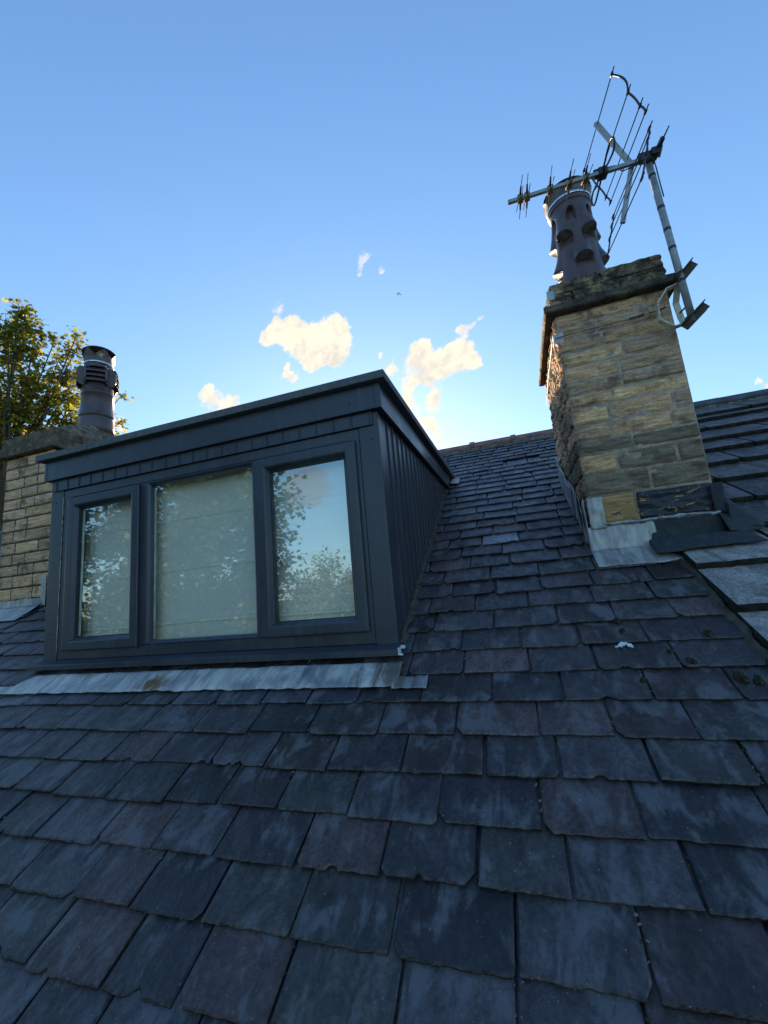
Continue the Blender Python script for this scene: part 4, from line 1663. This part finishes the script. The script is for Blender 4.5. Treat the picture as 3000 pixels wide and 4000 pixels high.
for (zc, l0, l1) in ((1.600, (1.672, 0.615, 1.560), (1.790, 0.588, 1.655)), (1.872, (1.700, 0.61, 1.848), (1.784, 0.590, 1.925))):
    mb = MB()
    a, b = Vector(l0), Vector(l1)
    d = (b - a).normalized()
    sd = Vector((0, -1, 0))
    up = d.cross(sd).normalized()
    mb.bar(a, b, 0.006, 0.042, up)
    mb.bar(a - up * 0.021 - sd * 0.0 + sd * .018, b - up * 0.021 + sd * .018, 0.036, 0.005, up)
    if zc < 1.7:
        mb.bar(a + up * 0.021 + sd * .018, b * .8 + a * .2 + up * 0.021 + sd * .018, 0.036, 0.005, up)
    mb.build('mast_channel', M_RUST, brk)
    mb = MB()
    cc = MBt.lerp(MT, (zc + 0.025 - MBt.z) / (MT.z - MBt.z))
    mb.tube([cc + Vector((0.029 * math.cos(k * math.pi / 8), 0.029 * math.sin(k * math.pi / 8), 0.010 * math.cos(k * math.pi / 8))) for k in range(16)], 0.0045, 6, closed=True)
    mb.tube([cc + Vector((0.02, -0.01, 0.0)), cc + Vector((0.075, -0.02, 0.028))], 0.0042, 6)
    mb.build('u_bolt', M_RUST, brk)
mb = MB()
wy = 0.652
wp = [(1.008, 1.72, 1.69), (0.992, 1.2, 1.69), (0.992, 0.70, 1.700), (1.012, wy, 1.704), (1.06, wy - .004, 1.706), (1.434, wy - .006, 1.709), (1.508, wy - .006, 1.715), (1.578, wy, 1.723)]
mb.tube(wp, 0.0024, 5)
for k in range(9):
    x = 1.425 + 0.006 * k
    mb.tube([(x, wy - .012, 1.702), (x + .003, wy - .012, 1.716)], 0.003, 5)
mb.bar((1.475, wy - .008, 1.713), (1.505, wy - .008, 1.716), 0.018, 0.012)
mb.build('lashing_wire', M_ROD, brk)
mb = MB()
mb.box(1.004, 1.060, 0.6705 - .008, 0.6705 - .004, 1.710, 1.738, 0.001)
mb.box(1.004, 1.058, 0.6705 - .008, 0.6705 - .004, 1.675, 1.703, 0.001)
mb.box(0.998, 1.0035, 0.662, 0.72, 1.676, 1.738, 0.001)
mb.build('corner_plate', M_GREYPLATE, brk)
mb = MB()
mb.box(1.004, 1.048, 0.652, 0.656, 1.972, 2.036, 0.002)
mb.build('corner_plate', M_GREYPLATE, brk)


# ---------------------------------------------------------------- trees
def leafshape(kind):
    if kind == 'maple':
        return [(0, 0), (.12, .10), (.46, .06), (.30, .34), (.52, .66), (.20, .62), (0, 1), (-.20, .62), (-.52, .66), (-.30, .34), (-.46, .06), (-.12, .10)]
    return [(0, 0), (.22, .25), (.27, .55), (0, 1), (-.27, .55), (-.22, .25)]


def tree(name, label, base, blobs, leaf, nleaf, mat, seed, kind='oval', trunk_r=0.16, group=None, bark=None, limb=0.30):
    r = random.Random(seed)
    root = thing(name, label, 'tree', base, group)
    base = Vector(base)
    cen = sum((Vector(b[:3]) * b[3] ** 2 for b in blobs), Vector()) / sum(b[3] ** 2 for b in blobs)
    zmin = min(b[2] - b[3] for b in blobs)
    fork = base.lerp(Vector((cen.x, cen.y, zmin)), 0.85)
    fork.z = base.z + (zmin - base.z) * 0.9
    tk = MB()
    tk.tube([base, base.lerp(fork, .5) + Vector((.08, -.05, 0)), fork], [trunk_r * 1.25, trunk_r, trunk_r * 0.85], 10)
    cr = MB()
    shp = leafshape(kind)
    tot = sum(b[3] ** 2 for b in blobs)
    hub = fork.lerp(cen, 0.6)
    tk.tube([fork, fork.lerp(hub, .5) + Vector((-.06, .05, 0)), hub], [trunk_r * 0.8, trunk_r * 0.6, trunk_r * 0.4], 8)
    for (bx, by, bz, br) in blobs:
        c = Vector((bx, by, bz))
        mid = hub.lerp(c, 0.5) + Vector((r.uniform(-.2, .2), r.uniform(-.2, .2), -0.12 * (c - hub).length))
        tk.tube([fork.lerp(hub, r.uniform(0.4, 1)), mid, c], [trunk_r * limb, trunk_r * limb * .5, trunk_r * limb * .2], 6)
        nspray = max(4, int(26 * (br / 0.4) ** 1.0))
        nl = max(3, int(nleaf * br * br / tot / nspray))
        for s in range(nspray):
            d = Vector((r.gauss(0, 1), r.gauss(0, 1), r.gauss(0, 1))).normalized()
            tip = c + d * br * r.uniform(0.55, 1.1)
            st_ = c + d * br * r.uniform(0.0, 0.3)
            tk.tube([st_, st_.lerp(tip, .5) + Vector((0, 0, -.03)), tip], [trunk_r * 0.045, trunk_r * 0.03, trunk_r * 0.012], 4, cap=False)
            tone = r.random()
            for k in range(nl):
                f = r.uniform(0.35, 1.0)
                p = st_.lerp(tip, f) + Vector((r.gauss(0, 1), r.gauss(0, 1), r.gauss(0, 1))) * leaf * 0.8
                up = Vector((r.gauss(0, .6), r.gauss(0, .6), 1)).normalized()
                ax = Vector((r.gauss(0, 1), r.gauss(0, 1), r.gauss(-0.4, .5))).normalized()
                sx = ax.cross(up)
                if sx.length < .1:
                    continue
                sx.normalize()
                L = leaf * r.uniform(0.65, 1.2)
                b0 = len(cr.v)
                nn = sx.cross(ax)
                for (a, b) in shp:
                    cr.v.append(tuple(p + sx * a * L + ax * b * L + nn * (abs(a) * 0.25 * L)))
                tt = min(1, max(0, 0.5 * tone + 0.5 * r.random()))
                if kind == 'maple' and r.random() < 0.10:
                    tt = r.uniform(0.8, 1)
                cr.face(list(range(b0, b0 + len(shp))), 0, (1, 1, 1, tt))
    tk.build('trunk', bark or M_BARK, root, smooth=True)
    cr.build('crown', mat, root)
    return root


LB = [(-8.71, 3.37, 6.8, 0.17), (-8.76, 3.51, 6.61, 0.29), (-8.86, 3.28, 6.25, 0.39), (-9.02, 3.53, 5.97, 0.62), (-8.89, 3.82, 6.53, 0.26), (-9.17, 4.11, 6.01, 0.18), (-9.02, 3.81, 5.45, 0.45), (-9.19, 3.56, 4.9, 0.67), (-9.03, 4.32, 6.67, 0.15), (-9.13, 4.5, 6.33, 0.18), (-8.78, 4.64, 6.92, 0.18), (-8.97, 4.73, 6.54, 0.3), (-9.1, 4.67, 5.95, 0.36), (-9.17, 4.96, 6.17, 0.24), (-9.1, 4.3, 5.19, 0.52), (-9.14, 4.84, 5.43, 0.41), (-9.2, 4.03, 4.55, 0.61), (-9.24, 4.76, 4.83, 0.47), (-9.3, 3.71, 4.17, 0.6), (-9.43, 3.69, 3.51, 0.33), (-9.57, 3.78, 2.83, 0.22), (-9.72, 3.82, 2.04, 0.27), (-9.73, 3.99, 1.24, 0.16), (-9.32, 5.25, 5.03, 0.24), (-8.85, 5.93, 5.93, 0.09), (-9.07, 6.1, 5.28, 0.14), (-9.26, 6.04, 5.01, 0.1), (-9.3, 5.26, 6.06, 0.22), (-9.2, 4.46, 5.8, 0.18)]
LB2 = [(-9.9, 2.6, 5.6, 0.9), (-10.3, 3.2, 4.6, 1.0), (-10.6, 2.2, 3.6, 0.9), (-10.2, 4.2, 3.9, 0.7)]
# shift the crown to stand just behind the left neighbour's ridge end
tree('maple_tree', 'tall tree with yellowing maple leaves rising behind the left chimney', (-10.2, 10.2, -6.6),
     [(C0[0] * 1.55 - .34, (C0[1] + 2.02) * 1.55 - 2.02, (C0[2] - .26) * 1.55 + .26, C0[3] * 1.42) for C0 in LB + LB2], 0.16, 10500, M_LEAF1, 3, 'maple', 0.26)


def blobcrown(cx, cy, cz, R, n, seed, sq=0.85, rr_=0.42):
    r = random.Random(seed)
    out = []
    for _ in range(n):
        d = Vector((r.gauss(0, 1), r.gauss(0, 1), r.gauss(0, 1))).normalized()
        q = R * r.uniform(0.35, 0.85)
        out.append((cx + d.x * q, cy + d.y * q, cz + d.z * q * sq, R * r.uniform(rr_ * .6, rr_)))
    return out


tree('broadleaf_tree', 'big dark tree behind the viewer, mirrored in the two left panes', (-9.6, -9.4, -6.6),
     blobcrown(-9.6, -9.4, 2.4, 4.5, 44, 5, 1.15, 0.32), 0.18, 19000, M_LEAF2, 6, 'maple', 0.2, None, M_BARKDARK, 0.10)
tree('round_tree', 'sunlit round tree behind the viewer, mirrored low in the right pane', (-10.8, -23.0, -6.6),
     blobcrown(-10.8, -23.0, -0.1, 3.6, 30, 9), 0.24, 9000, M_LEAF3, 8, 'oval', 0.25)
tree('filler_tree', 'added broad tree far behind the viewer, covering bright horizon in the mirrored gaps', (-20.0, -17.0, -6.6),  # added tree, blocks the bright horizon from the pane reflections
     blobcrown(-20.0, -17.0, -1.6, 5.6, 34, 29, 0.75, 0.5), 0.34, 7000, M_LEAF2, 28, 'oval', 0.25, None, M_BARKDARK, 0.1)
tree('round_tree', 'green round tree behind the viewer, further off than the sunlit one', (-24.0, -30.0, -6.6),
     blobcrown(-24.0, -30.0, -1.6, 4.6, 22, 19), 0.34, 6000, M_LEAF2, 18, 'oval', 0.3)

# ---------------------------------------------------------------- small things
def moss_clump(p, r, seed):
    bm = bmesh.new()
    bmesh.ops.create_icosphere(bm, subdivisions=4, radius=1)
    for q in bm.verts:
        d = 1 + 0.45 * fbm(q.co * 2.2 + Vector((seed, 0, 0)), 4) + 0.25 * fbm(q.co * 7 + Vector((seed, 3, 0)), 3)
        q.co = Vector((q.co.x * r * 0.75 * d, q.co.y * r * 1.15 * d, q.co.z * r * 0.5 * d))
    mb = MB()
    mb.take(bm, 0, xf=Matrix.Translation(p) @ Matrix.Rotation(P, 4, 'X') @ Matrix.Rotation(0.5 * math.sin(seed * 3), 4, 'Z'))
    return mb.build('moss_clump', M_MOSS, smooth=True)


moss_pts = [(0.973, 0.113, 0.016, 'dry moss clump, upper of two in the joint above the white dropping'),
            (0.974, 0.050, 0.016, 'dry moss clump, lower of two in the joint above the white dropping'),
            (1.265, 0.012, 0.020, 'dry moss clump on the slates nearest the stone slab edge'),
            (1.104, -0.067, 0.013, 'small dry moss clump just right of the white dropping'),
            (1.154, -0.122, 0.019, 'dry moss clump below and right of the white dropping'),
            (1.268, -0.192, 0.024, 'largest dry moss clump, at the lower right by the verge'),
            (1.31, -0.205, 0.018, 'dry moss clump touching the largest one on its right'),
            (0.970, -0.195, 0.013, 'small dry moss clump alone in a joint below the white dropping')]
for i, (x, y, r, lab) in enumerate(moss_pts):
    tag(moss_clump(rpy(x, y, 0.024), r * 0.9, i * 1.7), lab, 'moss', 'moss clumps on the slates')
mb = MB()
rd = random.Random(1)
for (cx, cy, rr3) in ((0.943, -0.031, 0.009), (0.954, -0.022, 0.010), (0.966, -0.021, 0.007), (0.976, -0.030, 0.009), (0.928, -0.037, 0.004), (0.985, -0.040, 0.004)):
    n = 12
    b = len(mb.v)
    top, bot = [], []
    for k in range(n):
        a = 2 * math.pi * k / n
        q = rr3 * rd.uniform(0.7, 1.2)
        top.append(rpy(cx + q * math.cos(a), cy + q * .8 * math.sin(a), 0.0285))
        bot.append(rpy(cx + q * 1.15 * math.cos(a), cy + q * .92 * math.sin(a), 0.0240))
    mb.v.extend([tuple(v) for v in top + bot])
    mb.face(range(b, b + n))
    for k in range(n):
        mb.face((b + n + k, b + n + (k + 1) % n, b + (k + 1) % n, b + k))
tag(mb.build('bird_dropping', M_DROP), 'white splash of bird dropping on a slate right of the dormer', 'bird dropping')

# grit, moss crumbs and slate chips lodged in the joints
rg = random.Random(77)
deb = [MB(), MB()]
for (jx, js, jg) in sl_main.joints:
    if js > 1.3 or js < -1.5 or jx < -2.3 and js > 0:
        continue
    dens = 9 if jx > 0.45 else 4
    if rg.random() > (0.75 if jx > 0.45 else 0.4):
        continue
    for _ in range(rg.randint(2, dens)):
        p = rp(jx + rg.gauss(0, 0.004), js + rg.uniform(-0.01, jg), 0.0175 - 0.004 * rg.random())
        L, Wd = rg.uniform(0.002, 0.0065), rg.uniform(0.0015, 0.004)
        a = rg.uniform(0, 6.28)
        ux, uy = math.cos(a), math.sin(a)
        dd = deb[0 if rg.random() < 0.7 else 1]
        q = []
        for (k1, k2, h) in ((-1, -1, 0), (1, -.7, 0), (1, 1, 0), (-.8, 1, 0), (0, 0, 1)):
            lx, ly = k1 * L, k2 * Wd
            q.append(p + Vector((lx * ux - ly * uy, (lx * uy + ly * ux) * CP, (lx * uy + ly * ux) * SP)) + Vector((0, -SP, CP)) * (h * 0.005))
        dd.add(q, [(0, 1, 4), (1, 2, 4), (2, 3, 4), (3, 0, 4), (3, 2, 1, 0)])
for _ in range(220):                                   # loose flecks on the faces
    x, sv = rg.uniform(-2.8, 1.38), rg.uniform(-1.4, 0.6)
    p = rp(x, sv, 0.0265)
    if sv > -0.02 and -2.4 < x < 0.02:
        continue
    L = rg.uniform(0.0012, 0.0035)
    deb[1].add([p + Vector((-L, 0, 0)), p + Vector((L, -L * .6 * CP, -L * .6 * SP)), p + Vector((L * .5, L * CP, L * SP)), p + Vector((0, -SP * .002, CP * .002))], [(0, 1, 3), (1, 2, 3), (2, 0, 3), (2, 1, 0)])
tag(deb[0].build('joint_grit', M_MOSS), 'brown grit and moss crumbs lodged in the slate joints', 'grit', kind='stuff')
tag(deb[1].build('slate_chips', simple('pale_chips', (0.15, 0.15, 0.15), 0.8, 0, 0.3, 40, 0)), 'pale chips and flecks scattered over the slates', 'chips', kind='stuff')

# slate debris under the eaves of the stone slabs (verge dirt)
mb = MB()


def Pv(u, v):
    y = -2.3 + 2.95 * u
    return rpy(1.372 + 0.030 * v + 0.012 * fbm((y * 9, 0, 0), 3), y, 0.014 + 0.016 * v + 0.010 * fbm((y * 18, v * 3, 0), 4))


mb.sheet(Pv, 260, 4, 0.01, (0, -SP, CP))
mb.build('verge_bedding', M_DARKMORTAR, stone_roof, smooth=True)

# airliner, far off
ap = Vector((-501.9, 2331.4, 1817.6))
air = thing('airliner', 'tiny airliner crossing the blue sky above the clouds', 'airplane', ap)
Fd = Vector((-0.6, -0.45, 0.1)).normalized()
Sd = Fd.cross(Vector((0.15, 0.2, 1))).normalized()
Ud = Sd.cross(Fd)
mb = MB()
mb.tube([ap + Fd * t for t in (-19, -12, 8, 16, 19)], [0.6, 2.0, 2.1, 1.7, 0.3], 10)
mb.build('fuselage', M_PLANE, air, smooth=True)
for sg in (-1, 1):
    mb = MB()
    pts = [ap + Fd * 4, ap + Sd * sg * 17 - Fd * 5, ap + Sd * sg * 17 - Fd * 7, ap - Fd * 4]
    mb.add([p + Ud * .3 for p in pts] + [p - Ud * .3 for p in pts], [(0, 1, 2, 3), (7, 6, 5, 4), (0, 4, 5, 1), (1, 5, 6, 2), (2, 6, 7, 3), (3, 7, 4, 0)])
    mb.build('wing', M_PLANE, air, fixn=True)
mb = MB()
pts = [ap - Fd * 13 + Sd * 0, ap - Fd * 18 + Sd * 6.5, ap - Fd * 19 + Sd * 6.5, ap - Fd * 17, ap - Fd * 19 - Sd * 6.5, ap - Fd * 18 - Sd * 6.5]
mb.add([p + Ud * .2 for p in pts] + [p - Ud * .2 for p in pts], [tuple(range(6)), tuple(range(11, 5, -1))] + [(i, i + 6, (i + 1) % 6 + 6, (i + 1) % 6) for i in range(6)])
mb.build('tailplane', M_PLANE, air, fixn=True)
